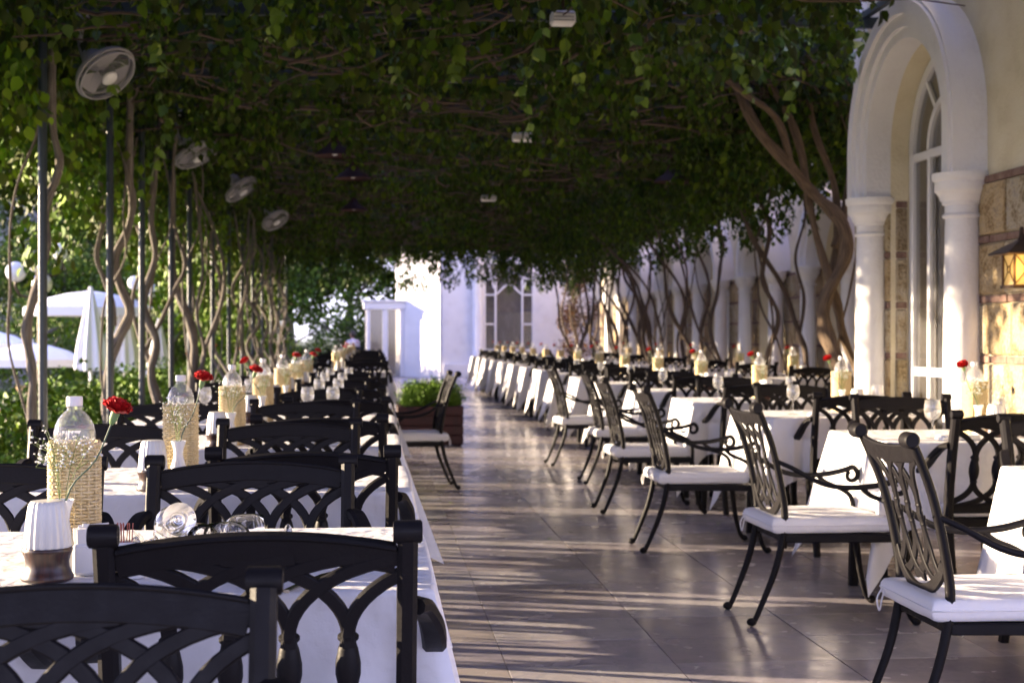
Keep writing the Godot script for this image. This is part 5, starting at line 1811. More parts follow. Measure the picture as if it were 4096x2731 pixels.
func tree(label: String, p: Vector3, h: float, r: float, count: int, tint: Color, trunk := true, called := "tree", cat := "tree") -> void:
	var t := thing(called, label, cat, p, 0.0, "trees and shrubs in the garden")
	var m := MB.new()
	m.tube(smooth_path([Vector3(0, -0.05, 0), Vector3(0.05, h * 0.25, 0.03), Vector3(-0.04, h * 0.55, 0), Vector3(0.02, h * 0.85, 0)], 4), lerp_list([0.05 * r + 0.05, 0.02], 13), 8)
	for k in 6:
		var a := k * 1.1
		m.tube(smooth_path([Vector3(0, h * (0.3 + 0.07 * k), 0), Vector3(cos(a) * r * 0.4, h * (0.45 + 0.06 * k), sin(a) * r * 0.4), Vector3(cos(a) * r * 0.75, h * (0.55 + 0.06 * k), sin(a) * r * 0.75)], 3), lerp_list([0.02 * r + 0.02, 0.01], 7), 6)
	part(t, "trunk", m.mesh(), M.bark)
	var xf := []
	var cl := []
	var lobes := []
	for k in 9: lobes.append(Vector3(rnd(-0.6, 0.6) * r, h * (rnd(0.45, 0.9) if trunk else rnd(0.25, 0.85)), rnd(-0.6, 0.6) * r))
	for k in count:
		var c: Vector3 = lobes[k % 9]
		var d := Vector3(rng.randfn(), rng.randfn(), rng.randfn()).normalized() * pow(rng.randf(), 0.4)
		var q := c + d * Vector3(r * 0.5, h * 0.2, r * 0.5)
		q.y = clampf(q.y, 0.1, h * 1.05)
		var g := rnd(0.7, 1.3)
		xf.append(Transform3D(spin(rnd(0.8, 1.5) * clampf(r / 2.0, 0.6, 1.6)), q)); cl.append(Color(tint.r * g, tint.g * g, tint.b * g))
	scatter(t, "crown", S.clump, xf, cl)

func bed_plants() -> void:
	rng.seed = 91
	# ferny ground cover
	var greens := [Color(0.10, 0.19, 0.02), Color(0.13, 0.24, 0.025), Color(0.08, 0.15, 0.02), Color(0.16, 0.26, 0.03)]
	var m := MB.new()
	m.colored = true
	for k in 74:
		var a := rnd(0, TAU)
		var out := rnd(0.05, 0.2)
		var h := rnd(0.12, 0.34)
		var c: Color = greens[rng.randi() % 4]
		m.tint = c
		var p := Vector3(cos(a), 0, sin(a)) * out * 0.3
		var tip := Vector3(cos(a) * out, h, sin(a) * out)
		for e in 7:
			var q := p.lerp(tip, 0.2 + 0.13 * e)
			var dir := (Vector3(rnd(-1, 1), rnd(0.1, 1.0), rnd(-1, 1))).normalized()
			var f := Vector3(rnd(-1, 1), 0.8, rnd(-1, 1)).normalized()
			f = (f - dir * f.dot(dir)).normalized()
			leaf_shape(m, q, Basis(dir.cross(f), dir, f), rnd(0.02, 0.036))
	S.tuft = m.mesh()
	var xf := []
	var cl := []
	for k in 900:
		var d := rnd(5.5, 42.0)
		var x := rnd(-4.4, -2.25)
		xf.append(Transform3D(spin(rnd(0.6, 1.15)), at(x, 0.03, d))); cl.append(Color(1, 1, 1) * rnd(0.8, 1.3))
	for k in 20:  # extra large tufts out of view, added to block low sun on the floor
		xf.append(Transform3D(spin(rnd(1.5, 2.3)), at(rnd(-4.2, -2.55), 0.02, rnd(2.0, 9.0)))); cl.append(Color(1, 1, 1) * rnd(0.6, 1.1))
	for k in 60:
		var d := rnd(4.0, 40.0)
		xf.append(Transform3D(spin(rnd(1.5, 2.5)), at(rnd(-4.2, -2.55), 0.02, d))); cl.append(Color(1, 1, 1) * rnd(0.6, 1.1))
	var o := scatter(self, "ground_cover", S.tuft, xf, cl)
	tag(o, "bright green leafy ground cover in the garden bed", "ground cover")
	# low leafy bushes along the bed, in patches with gaps, added to split the low sun into floor bands
	var fb := FastNoiseLite.new()
	fb.seed = 5; fb.frequency = 0.55
	var bx := []
	var bc := []
	for k in 900:
		var d := rnd(2.5, 33.0)
		if fb.get_noise_1d(d) < 0.0: continue
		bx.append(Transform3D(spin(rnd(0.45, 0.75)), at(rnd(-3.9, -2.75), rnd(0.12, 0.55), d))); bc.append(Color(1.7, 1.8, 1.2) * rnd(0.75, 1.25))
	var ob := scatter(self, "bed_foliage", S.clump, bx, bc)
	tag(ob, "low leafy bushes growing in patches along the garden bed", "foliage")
	var g := "garden flowers in the bed"
	var fl := [[-2.75, 8.6, 0.42, "orange marigold beside the nearest water bottle", M.orange], [-2.62, 9.4, 0.36, "dark red garden flower below the winding trunk", M.petal], [-3.1, 10.4, 0.4, "second orange marigold deeper in the bed", M.orange], [-2.7, 21.0, 0.9, "tall red flower spike far down the bed", M.petal], [-2.6, 23.5, 1.0, "farther tall red flower spike by the vines", M.petal], [-2.8, 30.0, 0.9, "orange flower by the far hedge", M.orange]]
	for q in fl:
		var t := thing("garden_flower", q[3], "flower", at(q[0], 0.03, q[1]), 0.0, g)
		var s := MB.new()
		s.tube([Vector3(0, -0.02, 0), Vector3(0.01, q[2] * 0.5, 0), Vector3(0, q[2], 0)], 0.004, 5)
		part(t, "stem", s.mesh(), M.green_stem)
		s = MB.new()
		for k in 20:
			var a := k * 2.4
			var b := Basis(Vector3.UP, a) * Basis(Vector3.RIGHT, 0.4 + 0.05 * k)
			leaf_shape(s, Vector3(0, q[2], 0), b, 0.05)
		part(t, "bloom", s.mesh(), q[4])

func build_planter() -> void:
	var t := thing("planter_box", "dark red slatted wooden planter box at the aisle edge", "planter", at(0.6, 0, 15.8))
	for k in 4:
		for q in [[Vector3(0, 0, 0.33), Vector3(0.72, 0.1, 0.025)], [Vector3(0, 0, -0.33), Vector3(0.72, 0.1, 0.025)], [Vector3(0.35, 0, 0), Vector3(0.025, 0.1, 0.634)], [Vector3(-0.35, 0, 0), Vector3(0.025, 0.1, 0.634)]]:
			part(t, "slat", box_mesh(q[0] + Vector3(0, 0.07 + k * 0.106, 0), q[1], 0.006), M.planter)
	for q in [[-1, -1], [1, -1], [1, 1], [-1, 1]]:
		part(t, "corner_post", box_mesh(Vector3(q[0] * 0.315, 0.225, q[1] * 0.295), Vector3(0.045, 0.45, 0.045), 0.004), M.planter)
	part(t, "soil", box_mesh(Vector3(0, 0.36, 0), Vector3(0.665, 0.06, 0.63), 0.0), M.soil)
	part(t, "floor_board", box_mesh(Vector3(0, 0.05, 0), Vector3(0.665, 0.02, 0.63), 0.0), M.planter)
	var p := thing("potted_herb", "bushy green herbs filling the red planter box", "plant", at(0.6, 0.385, 15.8))
	rng.seed = 95
	var xf := []
	var cl := []
	for k in 60:
		xf.append(Transform3D(spin(rnd(0.6, 0.95)), Vector3(rnd(-0.27, 0.27), rnd(-0.02, 0.06), rnd(-0.25, 0.25)))); cl.append(Color(1, 1, 1) * rnd(0.8, 1.2))
	scatter(p, "foliage", S.tuft, xf, cl)
	var m := MB.new()
	for k in 14: m.tube([Vector3(rnd(-0.27, 0.27), 0, rnd(-0.25, 0.25)), Vector3(rnd(-0.27, 0.27), 0.2, rnd(-0.25, 0.25))], 0.003, 4)
	part(p, "stem", m.mesh(), M.green_stem)

func build_houses() -> void:
	var t := thing("apartment_house", "grey apartment house with dark balconies far behind the garden", "building", at(-18.5, -0.62, 66))
	part(t, "wall", box_mesh(Vector3(4.2, 5.0, 0), Vector3(4.4, 10.0, 8.0), 0.0), M.grey_wall)
	part(t, "wall", box_mesh(Vector3(-4.0, 5.5, -1.5), Vector3(12.0, 11.0, 8.0), 0.0), M.grey_wall)
	part(t, "roof", box_mesh(Vector3(4.2, 10.1, 0), Vector3(4.8, 0.2, 8.4), 0.02), M.roof_tile)
	for f in 3:
		var y := 2.2 + f * 3.0
		part(t, "balcony", box_mesh(Vector3(-3.0, y, 3.3), Vector3(9.0, 0.25, 1.6), 0.02), M.grey_wall)
		part(t, "railing", box_mesh(Vector3(-3.0, y + 0.65, 4.05), Vector3(9.0, 0.7, 0.06), 0.01), M.lounger_wood)
		for k in 3:
			var w := part(t, "window", box_mesh(Vector3(-6.0 + k * 3.0, y + 1.3, 2.53), Vector3(1.4, 2.0, 0.06), 0.01), M.grey_wall)
			part(w, "pane", box_mesh(Vector3(-6.0 + k * 3.0, y + 1.3, 2.57), Vector3(1.2, 1.8, 0.04), 0.0), M.pane)
		var w2 := part(t, "window", box_mesh(Vector3(5.4, y + 1.2, 4.02), Vector3(0.9, 1.3, 0.06), 0.01), M.frame)
		part(w2, "pane", box_mesh(Vector3(5.4, y + 1.2, 4.06), Vector3(0.75, 1.15, 0.04), 0.0), M.pane)
	var w := thing("garden_wall", "low dark stone garden wall behind the parasols", "wall", at(-14, -0.62, 46))
	part(w, "wall", box_mesh(Vector3(0, 0.9, 0), Vector3(14, 1.8, 0.4), 0.03), M.dark_wall)
	part(w, "coping", box_mesh(Vector3(0, 1.84, 0), Vector3(14.1, 0.08, 0.5), 0.02), M.grey_wall)

func build_garden() -> void:
	build_houses()
	rng.seed = 97
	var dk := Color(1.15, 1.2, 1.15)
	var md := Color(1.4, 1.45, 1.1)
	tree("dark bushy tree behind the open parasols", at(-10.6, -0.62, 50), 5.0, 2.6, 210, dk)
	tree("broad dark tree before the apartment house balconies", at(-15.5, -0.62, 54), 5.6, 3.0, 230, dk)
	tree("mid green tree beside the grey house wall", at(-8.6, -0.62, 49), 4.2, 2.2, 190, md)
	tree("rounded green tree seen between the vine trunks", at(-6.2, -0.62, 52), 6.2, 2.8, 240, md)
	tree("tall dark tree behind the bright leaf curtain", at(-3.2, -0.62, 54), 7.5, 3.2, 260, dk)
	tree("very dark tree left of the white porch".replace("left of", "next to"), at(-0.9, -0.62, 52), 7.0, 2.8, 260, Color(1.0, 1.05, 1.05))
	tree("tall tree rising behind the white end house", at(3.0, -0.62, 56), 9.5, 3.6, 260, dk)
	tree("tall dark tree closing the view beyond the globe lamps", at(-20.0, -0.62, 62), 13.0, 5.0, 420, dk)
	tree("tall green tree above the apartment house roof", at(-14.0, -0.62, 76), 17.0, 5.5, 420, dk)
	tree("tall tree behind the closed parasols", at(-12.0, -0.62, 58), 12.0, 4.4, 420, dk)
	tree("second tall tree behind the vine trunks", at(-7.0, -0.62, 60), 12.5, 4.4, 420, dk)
	var lit := Color(1.7, 1.7, 1.0)  # lighter yellow-green tint, sunlight painted into the shrub leaves
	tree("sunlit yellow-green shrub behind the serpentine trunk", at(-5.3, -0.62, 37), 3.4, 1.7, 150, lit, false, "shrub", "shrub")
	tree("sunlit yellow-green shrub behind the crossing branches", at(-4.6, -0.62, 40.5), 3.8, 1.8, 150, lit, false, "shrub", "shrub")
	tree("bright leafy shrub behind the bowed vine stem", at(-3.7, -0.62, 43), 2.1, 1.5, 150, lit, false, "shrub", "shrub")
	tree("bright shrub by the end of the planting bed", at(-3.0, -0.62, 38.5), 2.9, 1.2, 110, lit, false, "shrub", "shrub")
	tree("pale green shrub behind the globe lamps", at(-9.0, -0.62, 40), 2.9, 1.7, 130, md, false, "shrub", "shrub")
	tree("flowering green shrub below the parasols", at(-6.6, -0.62, 42), 2.3, 1.5, 120, md, false, "shrub", "shrub")
	tree("dark clipped shrub at the end of the garden bed", at(-2.6, -0.62, 45), 2.4, 1.4, 140, Color(1.0, 1.05, 1.05), false, "shrub", "shrub")
	tree("dark clipped shrub beside the seated person", at(-0.9, -0.62, 46.5), 3.2, 1.5, 140, Color(1.0, 1.05, 1.05), false, "shrub", "shrub")
	tree("leafy shrub on the far slope by the loungers", at(-12.5, -0.62, 40), 2.4, 1.6, 120, dk, false, "shrub", "shrub")
	tree("dusky purple climber at the arcade's far corner", at(5.55, 0.0, 39.2), 3.3, 0.5, 46, Color(1.5, 0.42, 2.2), false, "climber", "plant")
	open_parasol("large open white parasol behind the closed ones", at(-5.6, -0.62, 28.7), 2.72, 1.25)
	open_parasol("low open white parasol down on the lower terrace", at(-7.2, -0.62, 30.8), 1.68, 1.05)
	open_parasol("small far open parasol at the garden's edge", at(-8.9, -0.62, 33.0), 2.0, 1.1)
	closed_parasol("closed white parasol standing before the large open one", at(-4.78, -0.62, 24.6), 2.66, 1.42)
	closed_parasol("closed white parasol behind the serpentine trunk", at(-4.92, -0.62, 28.6), 2.62, 1.5)
	closed_parasol("closed white parasol between the crossing branches", at(-4.55, -0.62, 30.6), 2.2, 1.4)
	globe_lamp("lamp post with four white globes behind the nearest post", at(-4.7, -0.62, 20.55), [Vector3(-0.3, 2.72, 0.1), Vector3(-0.09, 2.87, -0.25), Vector3(0.29, 3.02, -0.1), Vector3(0.09, 2.55, 0.25)])
	globe_lamp("farther lamp post with two white globes", at(-4.75, -0.62, 29.5), [Vector3(-0.1, 2.9, 0.1), Vector3(0.22, 2.75, -0.1)])
	lounger("sun lounger with raised back nearest the globe lamps", at(-6.0, -0.62, 21.5), 0.9)
	lounger("second sun lounger beside the low parasol", at(-7.1, -0.62, 24.5), 1.0)
	lounger("third sun lounger under the large parasol", at(-5.9, -0.62, 27.0), 0.8)
	lounger("sun lounger farthest down the lower terrace", at(-7.4, -0.62, 28.5), 1.0)
	bed_plants()
	build_planter()


# ---------------------------------------------------------------- the seated guest
func blob(bones: Array, cell: float, k := 0.03) -> ArrayMesh:
	# smooth union of tapered capsules [a, ra, b, rb] meshed as surface nets
	var lo := Vector3.INF
	var hi := -Vector3.INF
	for b in bones:
		for e in [[b[0], b[1]], [b[2], b[3]]]:
			lo = lo.min(e[0] - Vector3.ONE * (e[1] + cell * 3)); hi = hi.max(e[0] + Vector3.ONE * (e[1] + cell * 3))
	var n := Vector3i(((hi - lo) / cell).ceil()) + Vector3i.ONE
	var f := PackedFloat32Array()
	f.resize(n.x * n.y * n.z)
	f.fill(1.0)
	for z in n.z:
		for y in n.y:
			for x in n.x:
				var p := lo + Vector3(x, y, z) * cell
				var d := 9.0
				for b in bones:
					var ab: Vector3 = b[2] - b[0]
					var t := clampf((p - b[0]).dot(ab) / maxf(ab.length_squared(), 1e-9), 0, 1)
					var e := p.distance_to(b[0] + ab * t) - lerpf(b[1], b[3], t)
					var h := clampf(0.5 + 0.5 * (e - d) / k, 0, 1)
					d = lerpf(e, d, h) - k * h * (1.0 - h)
				f[x + n.x * (y + n.y * z)] = d
	var m := MB.new()
	var id := {}
	var st := [1, n.x, n.x * n.y]
	for z in n.z - 1:
		for y in n.y - 1:
			for x in n.x - 1:
				var o := x + n.x * (y + n.y * z)
				var sum := Vector3.ZERO
				var cnt := 0
				for e in [[0, 1], [2, 3], [4, 5], [6, 7], [0, 2], [1, 3], [4, 6], [5, 7], [0, 4], [1, 5], [2, 6], [3, 7]]:
					var ia: int = e[0]
					var ib: int = e[1]
					var fa := f[o + (ia & 1) + ((ia >> 1) & 1) * n.x + (ia >> 2) * st[2]]
					var fb := f[o + (ib & 1) + ((ib >> 1) & 1) * n.x + (ib >> 2) * st[2]]
					if (fa < 0) != (fb < 0):
						var t := fa / (fa - fb)
						sum += Vector3(ia & 1, (ia >> 1) & 1, ia >> 2).lerp(Vector3(ib & 1, (ib >> 1) & 1, ib >> 2), t)
						cnt += 1
				if cnt:
					var g := Vector3(f[o + 1] - f[o], f[o + st[1]] - f[o], f[o + st[2]] - f[o])
					id[o] = m.vert(lo + (Vector3(x, y, z) + sum / cnt) * cell, g.normalized())
	for o in id:
		for ax in 3:
			if (f[o] < 0) == (f[o + st[ax]] < 0): continue
			var a: int = st[(ax + 1) % 3]
			var b: int = st[(ax + 2) % 3]
			if id.has(o - a) and id.has(o - b) and id.has(o - a - b):
				m.quad(id[o], id[o - a], id[o - a - b], id[o - b])
	_soft_normals(m)
	return m.mesh()

func build_person() -> void:
	var p := at(-0.72, 0.0, 44.0)
	post_chair("dark chair the far seated person sits on", p, 0.5, "dark metal chairs by the far hedge")
	var t := thing("person", "person in a pale lilac shirt sitting far behind the garden-side tables", "person", p, 0.5)
	var bones := [[Vector3(0, 0.56, 0.08), 0.145, Vector3(0, 0.78, 0.1), 0.125], [Vector3(0, 0.78, 0.1), 0.125, Vector3(0, 0.98, 0.1), 0.13], [Vector3(-0.13, 1.03, 0.1), 0.065, Vector3(0.13, 1.03, 0.1), 0.065], [Vector3(0, 1.02, 0.1), 0.055, Vector3(0, 1.12, 0.09), 0.05]]
	for s in [-1, 1]:
		bones += [[Vector3(s * 0.17, 1.02, 0.1), 0.055, Vector3(s * 0.22, 0.78, 0.06), 0.043], [Vector3(s * 0.22, 0.78, 0.06), 0.042, Vector3(s * 0.13, 0.68, -0.14), 0.032]]
	part(t, "body", blob(bones, 0.02), M.shirt)
	var legs := [[Vector3(0, 0.57, 0.08), 0.14, Vector3(0, 0.6, 0.08), 0.13]]
	for s in [-1, 1]:
		legs += [[Vector3(s * 0.09, 0.57, 0.05), 0.085, Vector3(s * 0.11, 0.56, -0.33), 0.06], [Vector3(s * 0.11, 0.56, -0.33), 0.06, Vector3(s * 0.11, 0.08, -0.33), 0.04], [Vector3(s * 0.11, 0.04, -0.33), 0.038, Vector3(s * 0.11, 0.035, -0.47), 0.032]]
	part(t, "trousers", blob(legs, 0.022), M.trousers)
	var head := [[Vector3(0, 1.22, 0.075), 0.078, Vector3(0, 1.27, 0.09), 0.092], [Vector3(0, 1.18, 0.04), 0.045, Vector3(0, 1.22, 0.03), 0.05], [Vector3(0, 1.235, -0.015), 0.012, Vector3(0, 1.215, -0.028), 0.014], [Vector3(0.09, 1.235, 0.085), 0.018, Vector3(0.09, 1.25, 0.09), 0.018], [Vector3(-0.09, 1.235, 0.085), 0.018, Vector3(-0.09, 1.25, 0.09), 0.018], [Vector3(0, 1.1, 0.09), 0.048, Vector3(0, 1.2, 0.085), 0.05]]
	part(t, "head", blob(head, 0.012, 0.02), M.skin)
	part(t, "hair", blob([[Vector3(0, 1.29, 0.1), 0.093, Vector3(0, 1.25, 0.125), 0.085], [Vector3(0, 1.32, 0.06), 0.06, Vector3(0, 1.31, 0.1), 0.08]], 0.014, 0.02), M.hair)
	for s in [-1, 1]:
		var hb := [[Vector3(s * 0.13, 0.68, -0.14), 0.03, Vector3(s * 0.115, 0.655, -0.2), 0.036]]
		for q in 4: hb.append([Vector3(s * (0.09 + 0.017 * q), 0.655, -0.21), 0.011, Vector3(s * (0.088 + 0.018 * q), 0.635, -0.28 + 0.008 * absf(q - 1.5)), 0.008])
		hb.append([Vector3(s * 0.088, 0.66, -0.17), 0.012, Vector3(s * 0.06, 0.645, -0.215), 0.009])
		part(t, "hand", blob(hb, 0.007, 0.008), M.skin)


# ---------------------------------------------------------------- layout of the rows
const NEAR_ROW := "dark metal chairs of the garden-side row"
const WALL_ROW := "dark metal chairs of the wall-side row"

func build_left_row() -> void:
	# tables 1.4 m along x from -1.3 to 0.1; two chairs on either side
	rng.seed = 201
	table_meshes("left", 1.40, 0.84)
	for k in 3: S["left_cloth%d" % k] = cloth_mesh(1.41, 0.85, 0.33, 0.10, 40 + k)
	post_chair("blurred dark chair closest to the camera, its back cropped by the frame", at(-0.39, 0, 1.57), PI, NEAR_ROW)
	var ds := [3.0, 4.63, 6.27, 7.9, 9.53, 11.2, 12.85]
	for k in ds.size():
		var d: float = ds[k]
		var where := "the %s garden-side table" % nth(k)
		var c := at(-0.6, 0, d)
		table("left", "dark metal table under the white cloth, %s in the garden-side row" % nth(k), "white cloth over %s" % where, "left_cloth%d" % (k % 3), c, 0.0, "tables of the garden-side row")
		var j := rnd(-0.02, 0.02)
		# near side: backs to the camera; far side: facing it
		post_chair("aisle-end dark lattice chair on the camera side of %s" % where, at(-0.19 + j, 0, d - 0.33), rnd(-0.03, 0.03) * (1.0 + k * 0.5), NEAR_ROW)
		if k == 0: post_chair("garden-end dark lattice chair on the camera side of %s" % where, at(-0.89 + rnd(-0.03, 0.03), 0, d - 0.36), rnd(-0.05, 0.05), NEAR_ROW)
		post_chair("aisle-end dark lattice chair on the far side of %s" % where, at(-0.31 + j, 0, d + 0.37), PI + rnd(-0.03, 0.03) * (1.0 + k * 0.5), NEAR_ROW)
		post_chair("garden-end dark lattice chair on the far side of %s" % where, at(-0.965 + rnd(-0.03, 0.03), 0, d + 0.36), PI + rnd(-0.05, 0.05), NEAR_ROW)
		if k == 0: lay_first_table(c)
		else:
			lay_table(where, c + Vector3(0, 0, 0.16), k, d, 1.0)
			for q in (4 if k > 2 else 0):
				var gp := c + Vector3(-0.36 + 0.14 * q + rnd(-0.02, 0.02) + (0.3 if q > 1 else 0.0), TOP + 0.0015, rnd(-0.2, 0.02))
				wine_glass("clear wine glass number %s from the garden end of %s" % [["one", "two", "three", "four"][q], where], placed(gp), d < 5.0)
			for q in 2:
				solo("napkin", S.napkin, M.napkin, "folded white napkin at the %s end of %s" % [["aisle", "garden"][q], where], "napkin", placed(c + Vector3(0.38 - 0.76 * q, TOP + 0.001, 0.28), rnd(-0.1, 0.1)), "folded napkins")
			if k < 3:
				for q in 2: solo("fork", S.fork, M.steel, "steel fork at the %s end of %s" % [["aisle", "garden"][q], where], "fork", placed(c + Vector3(0.28 - 0.76 * q, TOP + 0.0, 0.28), rnd(-0.2, 0.2)), "table forks")
	# farther tables, past the planter
	var far := [18.6, 21.6, 24.8, 28.4, 33.0]
	for k in far.size():
		var d: float = far[k]
		var where := "the %s garden-side table past the planter" % nth(k)
		var c := at(-0.5, 0, d)
		table("left", "dark metal table under white cloth, %s past the planter" % nth(k), "white cloth over %s" % where, "left_cloth%d" % (k % 3), c, 0.0, "tables of the garden-side row")
		lay_table(where, c + Vector3(0, 0, 0.1), k, d, 1.0)
		post_chair("aisle-end chair on the camera side of %s" % where, at(-0.1, 0, d - 0.4), 0.0, NEAR_ROW)
		post_chair("garden-end chair on the camera side of %s" % where, at(-0.8, 0, d - 0.4), 0.0, NEAR_ROW)
		post_chair("aisle-end chair on the far side of %s" % where, at(-0.15, 0, d + 0.42), PI, NEAR_ROW)
	arm_chair("curved armchair facing the garden-side row beside the planter", at(0.27, 0, 11.25), PI / 2 + 0.1, "curved armchairs along the aisle")

func lay_first_table(c: Vector3) -> void:
	var y := TOP + 0.0015
	var where := "the nearest garden-side table"
	var b := at(-0.600, y, 2.92)
	basket("pale woven basket holding a water bottle on %s" % where, b, 0.2)
	water_bottle("clear plastic water bottle standing in the basket on %s" % where, b, true)
	var vp := at(-0.605, y, 2.83)
	solo("vase", S.vase, M.porcelain, "small white porcelain vase on %s" % where, "vase", placed(vp), "white vases")
	carnation("red carnation leaning out of the vase on %s" % where, vp, 0, 0.05)
	var g := thing("gypsophila", "sprig of tiny white blossoms in the vase on %s" % where, "flower", vp, 0.0, "white filler sprigs in vases")
	part(g, "stems", S["gyp_stems0"], M.green_stem)
	part(g, "blossoms", S["gyp_blossoms0"], M.blossom).set_meta("kind", "stuff")
	candle_lamp("white ribbed candle lamp on dark wooden base on %s" % where, at(-0.612, y, 2.735))
	# paper packets and toothpicks in a holder, small white cup before it
	var h := thing("packet_holder", "clear holder of sugar packets and wrapped toothpicks on the nearest table", "holder", at(-0.515, y, 2.80), 0.1)
	part(h, "tray", box_mesh(Vector3(0, 0.03, 0), Vector3(0.125, 0.06, 0.05), 0.006), M.porcelain)
	rng.seed = 333
	for k in 7: part(h, "packet", box_mesh(Vector3(-0.025 + rnd(-0.008, 0.008), 0.058, -0.017 + 0.0055 * k), Vector3(0.058, 0.066 + rnd(-0.008, 0.008), 0.0035), 0.001, Basis(Vector3.RIGHT, rnd(-0.1, 0.1)) * Basis(Vector3.BACK, rnd(-0.1, 0.1))), M.paper)
	for k in 9: part(h, "toothpick", box_mesh(Vector3(0.022 + 0.005 * (k % 6), 0.058, -0.014 + 0.003 * k), Vector3(0.002, 0.075, 0.002), 0.0, Basis(Vector3.FORWARD, rnd(-0.1, 0.1))), M.toothpick)
	var cup := MB.new()
	cup.lathe([Vector2(0, 0), Vector2(0.02, 0), Vector2(0.023, 0.004), Vector2(0.0235, 0.045), Vector2(0.021, 0.056), Vector2(0.017, 0.059), Vector2(0, 0.06)], 28, Transform3D.IDENTITY, 0, 0, 0.4)
	solo("salt_shaker", cup.mesh(), M.porcelain, "small white shaker before the packet holder on the nearest table", "shaker", placed(at(-0.455, y, 2.745)))
	# glasses laid down in the middle of the table, one on top of the others
	var lie := [[Vector3(-0.375, 0.036, -2.98), 0.5, PI / 2 - 0.07, "wine glass lying on its side at the pile's near edge"], [Vector3(-0.44, 0.036, -3.04), 2.6, PI / 2 - 0.07, "wine glass lying at the basket side of the pile"], [Vector3(-0.275, 0.036, -2.98), -1.2, PI / 2 - 0.07, "wine glass lying at the aisle side of the pile, rim outward"], [Vector3(-0.31, 0.036, -3.09), 1.7, PI / 2 - 0.07, "wine glass lying at the back of the pile"]]
	for q in lie:
		wine_glass(q[3], Transform3D(Basis(Vector3.UP, q[1]) * Basis(Vector3.RIGHT, q[2]), Vector3(q[0].x, y + q[0].y, q[0].z)) * Transform3D(Basis.IDENTITY, Vector3(0, -0.1, 0)), true)
	wine_glass("wine glass on top of the pile, foot towards the camera", Transform3D(Basis(Vector3.UP, 0.25) * Basis(Vector3.RIGHT, PI / 2 + PI - 0.2), Vector3(-0.395, y + 0.086, -2.93)), true)
	solo("fork", S.fork, M.steel, "steel fork beside the glass pile on the nearest table", "fork", placed(at(-0.26, TOP, 2.70), 0.3), "table forks")
	solo("knife", S.knife, M.steel, "steel knife at the aisle end of the nearest table", "knife", placed(at(-0.12, TOP, 2.66), -0.35), "table knives")
	solo("fork", S.fork, M.steel, "steel fork at the garden end of the nearest table", "fork", placed(at(-0.86, TOP, 2.74), -1.2), "table forks")
	solo("napkin", S.napkin, M.napkin, "folded white napkin by the aisle end of the nearest table", "napkin", placed(at(-0.02, TOP + 0.001, 3.05), 0.2), "folded napkins")

func build_right_row() -> void:
	rng.seed = 202
	table_meshes("right", 0.92, 0.82)
	for k in 3: S["right_cloth%d" % k] = cloth_mesh(0.93, 0.83, 0.34, 0.28, 60 + k)
	var ds := [4.42, 6.33, 8.2, 10.05, 11.9, 13.75]
	while ds.size() < 16: ds.append(ds[-1] + 1.86)
	for k in ds.size():
		var d: float = ds[k]
		var where := "the %s wall-side table" % nth(k)
		var c := at(2.67, 0, d)
		table("right", "dark metal table under the white cloth, %s in the wall-side row" % nth(k), "pointed white cloth over %s" % where, "right_cloth%d" % (k % 3), c, rnd(-0.03, 0.03), "tables of the wall-side row")
		lay_table(where, c + Vector3(0.12, 0, -0.1), k, d, -1.0)
		for q in 2: wine_glass("wine glass at the %s side of %s" % [["aisle", "wall"][q], where], placed(c + Vector3(-0.22 + 0.5 * q + rnd(-0.05, 0.05), TOP + 0.0015, rnd(-0.1, 0.2))), false)
		solo("napkin", S.napkin, M.napkin, "folded white napkin on %s" % where, "napkin", placed(c + Vector3(-0.1, TOP + 0.001, 0.26), rnd(-0.2, 0.2)), "folded napkins")
		post_chair("dark lattice chair on the camera side of %s" % where, at(2.62 + rnd(-0.06, 0.06), 0, d - 0.36), rnd(-0.12, 0.12), WALL_ROW)
		post_chair("dark lattice chair on the far side of %s" % where, at(2.72 + rnd(-0.06, 0.06), 0, d + 0.62), PI + rnd(-0.12, 0.12), WALL_ROW)
	var arm := [[1.865, 4.12, 0.0], [1.91, 5.95, 0.03], [1.84, 7.93, 0.0], [1.89, 9.67, 0.02], [2.06, 11.57, 0.0], [1.98, 13.2, 0.06]]
	for k in arm.size():
		arm_chair("curved armchair with white cushion at the aisle, %s on the wall side" % nth(k), at(arm[k][0], 0, arm[k][1]), -PI / 2 + arm[k][2], "curved armchairs along the aisle")
	# second rank towards the arcade
	var rank := [15.2, 17.4, 19.8, 22.4, 25.2, 28.5]
	for k in rank.size():
		var d: float = rank[k]
		var where := "the %s arcade-side table" % nth(k)
		var c := at(4.55, 0, d)
		table("right", "dark metal table under white cloth, %s along the arcade" % nth(k), "pointed white cloth over %s" % where, "right_cloth%d" % (k % 3), c, 0.1, "tables along the arcade")
		lay_table(where, c, k + 1, d, -1.0)
		post_chair("dark lattice chair on the camera side of %s" % where, at(4.5, 0, d - 0.5), 0.1, "dark metal chairs along the arcade")
		arm_chair("curved armchair at the aisle side of %s" % where, at(3.85, 0, d), -PI / 2, "curved armchairs along the arcade")

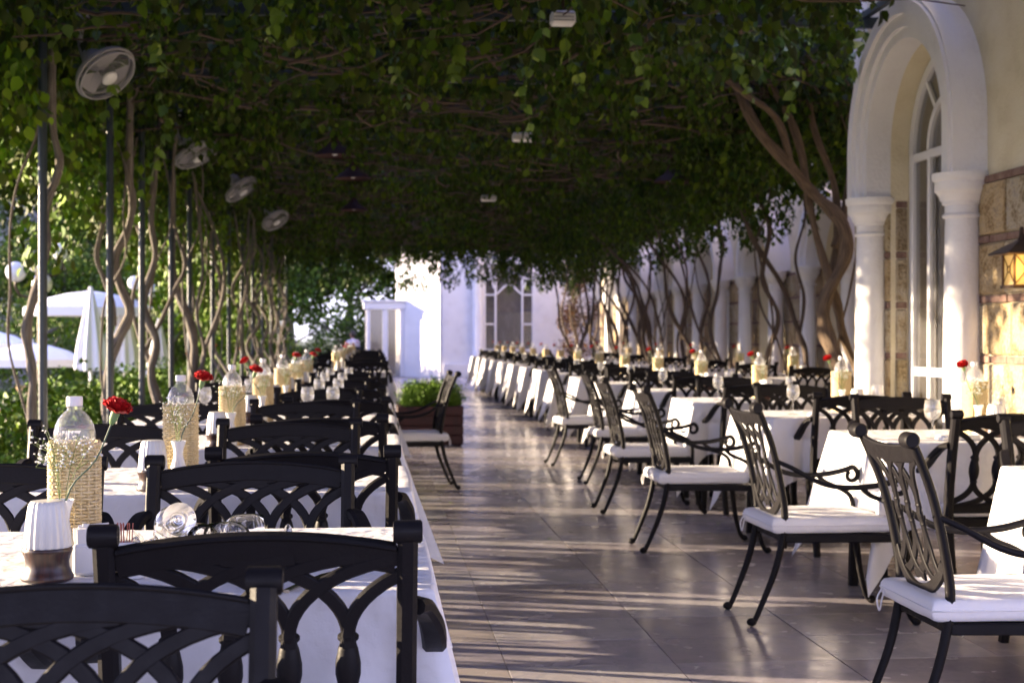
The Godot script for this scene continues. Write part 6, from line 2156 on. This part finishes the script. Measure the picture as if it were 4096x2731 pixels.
func build_fallen_leaves() -> void:
	rng.seed = 404
	var m := MB.new()
	leaf_shape(m, Vector3.ZERO, Basis.IDENTITY, 0.045)
	var lm := m.mesh()
	var spots := [[1.02, 8.3, "small fallen green leaf in the middle of the aisle"], [1.25, 12.6, "tiny yellow-green fallen leaf far up the aisle"], [2.35, 5.9, "fallen green leaf under the wall-side armchairs"], [0.55, 10.2, "fallen leaf near the lone garden-side armchair"], [2.2, 8.9, "fallen yellowish leaf between the wall-side chairs"]]
	for q in spots:
		solo("fallen_leaf", lm, M.leaf_young if q[1] > 9.0 else M.leaf_single, q[2], "leaf", Transform3D(Basis(Vector3.UP, rnd(0, 6)) * Basis(Vector3.RIGHT, -PI / 2 + 0.1), at(q[0], 0.006, q[1])), "fallen leaves on the floor")

func build_overhead() -> void:
	fan("nearest white caged fan hanging under the canopy's garden edge", at(-1.93, 3.10, 10.3), 1.0, 0.8)
	fan("second white caged fan seen edge-on under the canopy", at(-1.81, 3.07, 14.5), 1.15, 1.05)
	fan("third white caged fan deeper under the canopy", at(-1.71, 3.09, 18.1), 1.3, 0.9)
	fan("fourth white caged fan farther along the garden side", at(-1.61, 3.09, 22.9), 0.9, 0.9)
	pendant("nearest dark red conical pendant lamp", at(-0.4, 3.0, 14.37))
	pendant("second dark red conical pendant lamp", at(-0.25, 3.0, 16.42))
	pendant("third dark red conical pendant lamp", at(-0.3, 3.0, 20.55))
	pendant("dark red pendant lamp on the arcade side of the aisle", at(3.46, 3.0, 16.42))
	ceiling_fixture("white louvred box light in the middle of the canopy", at(1.5, 3.15, 14.37), 0.22)
	ceiling_fixture("smaller white box light farther down the canopy", at(1.64, 3.13, 20.55), 0.22)
	ceiling_fixture("white fixture at the top of the frame near the camera", at(1.22, 3.2, 9.2), 0.16)

func _ready() -> void:
	# camera
	var cam := Camera3D.new()
	cam.name = "camera"
	var lens := CameraAttributesPhysical.new()
	lens.frustum_focal_length = 50.0
	lens.frustum_focus_distance = 3.2
	lens.frustum_near = 0.05
	lens.frustum_far = 2000.0
	lens.exposure_aperture = 6.8
	lens.exposure_shutter_speed = 100.0
	cam.attributes = lens
	add_child(cam)
	cam.position = Vector3(0, 1.2, 0)
	cam.rotation_degrees = Vector3(-0.21, -5.51, 0)
	cam.fov = 27.0
	cam.near = 0.05
	cam.far = 2000.0
	# sky and exposure
	var env := Environment.new()
	var sky := Sky.new()
	var sm := ProceduralSkyMaterial.new()
	sm.sky_top_color = Color(0.50, 0.53, 0.76)
	sm.sky_horizon_color = Color(0.82, 0.81, 0.89)
	sm.sky_curve = 0.18
	sm.ground_bottom_color = Color(0.25, 0.23, 0.2)
	sm.ground_horizon_color = Color(0.6, 0.58, 0.56)
	sm.sun_angle_max = 1.0
	sky.sky_material = sm
	env.background_mode = Environment.BG_SKY
	env.sky = sky
	env.background_energy_multiplier = 1.0
	env.tonemap_mode = Environment.TONE_MAPPER_LINEAR
	env.tonemap_exposure = 4.8
	env.sdfgi_enabled = true
	env.ssao_enabled = true
	env.ssil_enabled = true
	var we := WorldEnvironment.new()
	we.environment = env
	add_child(we)
	# low evening sun from the garden
	var sun := DirectionalLight3D.new()
	sun.name = "sun"
	sun.light_color = Color(1.0, 0.90, 0.76)
	sun.light_energy = 1.6
	sun.light_angular_distance = 0.5
	sun.shadow_enabled = true
	add_child(sun)
	var el := deg_to_rad(10.0)
	var dir := Vector3(0.95 * cos(el), -sin(el), 0.31 * cos(el)).normalized()
	sun.basis = Basis.looking_at(dir, Vector3.UP)
	make_materials()
	build_ground()
	build_near_wing()
	build_far_wing()
	build_end_house()
	build_pergola()
	post_chair_meshes()
	arm_chair_meshes()
	tableware_meshes()
	build_canopy()
	build_vines()
	build_garden()
	build_left_row()
	build_right_row()
	build_lantern()
	build_overhead()
	build_sprigs()
	build_fallen_leaves()
	build_person()
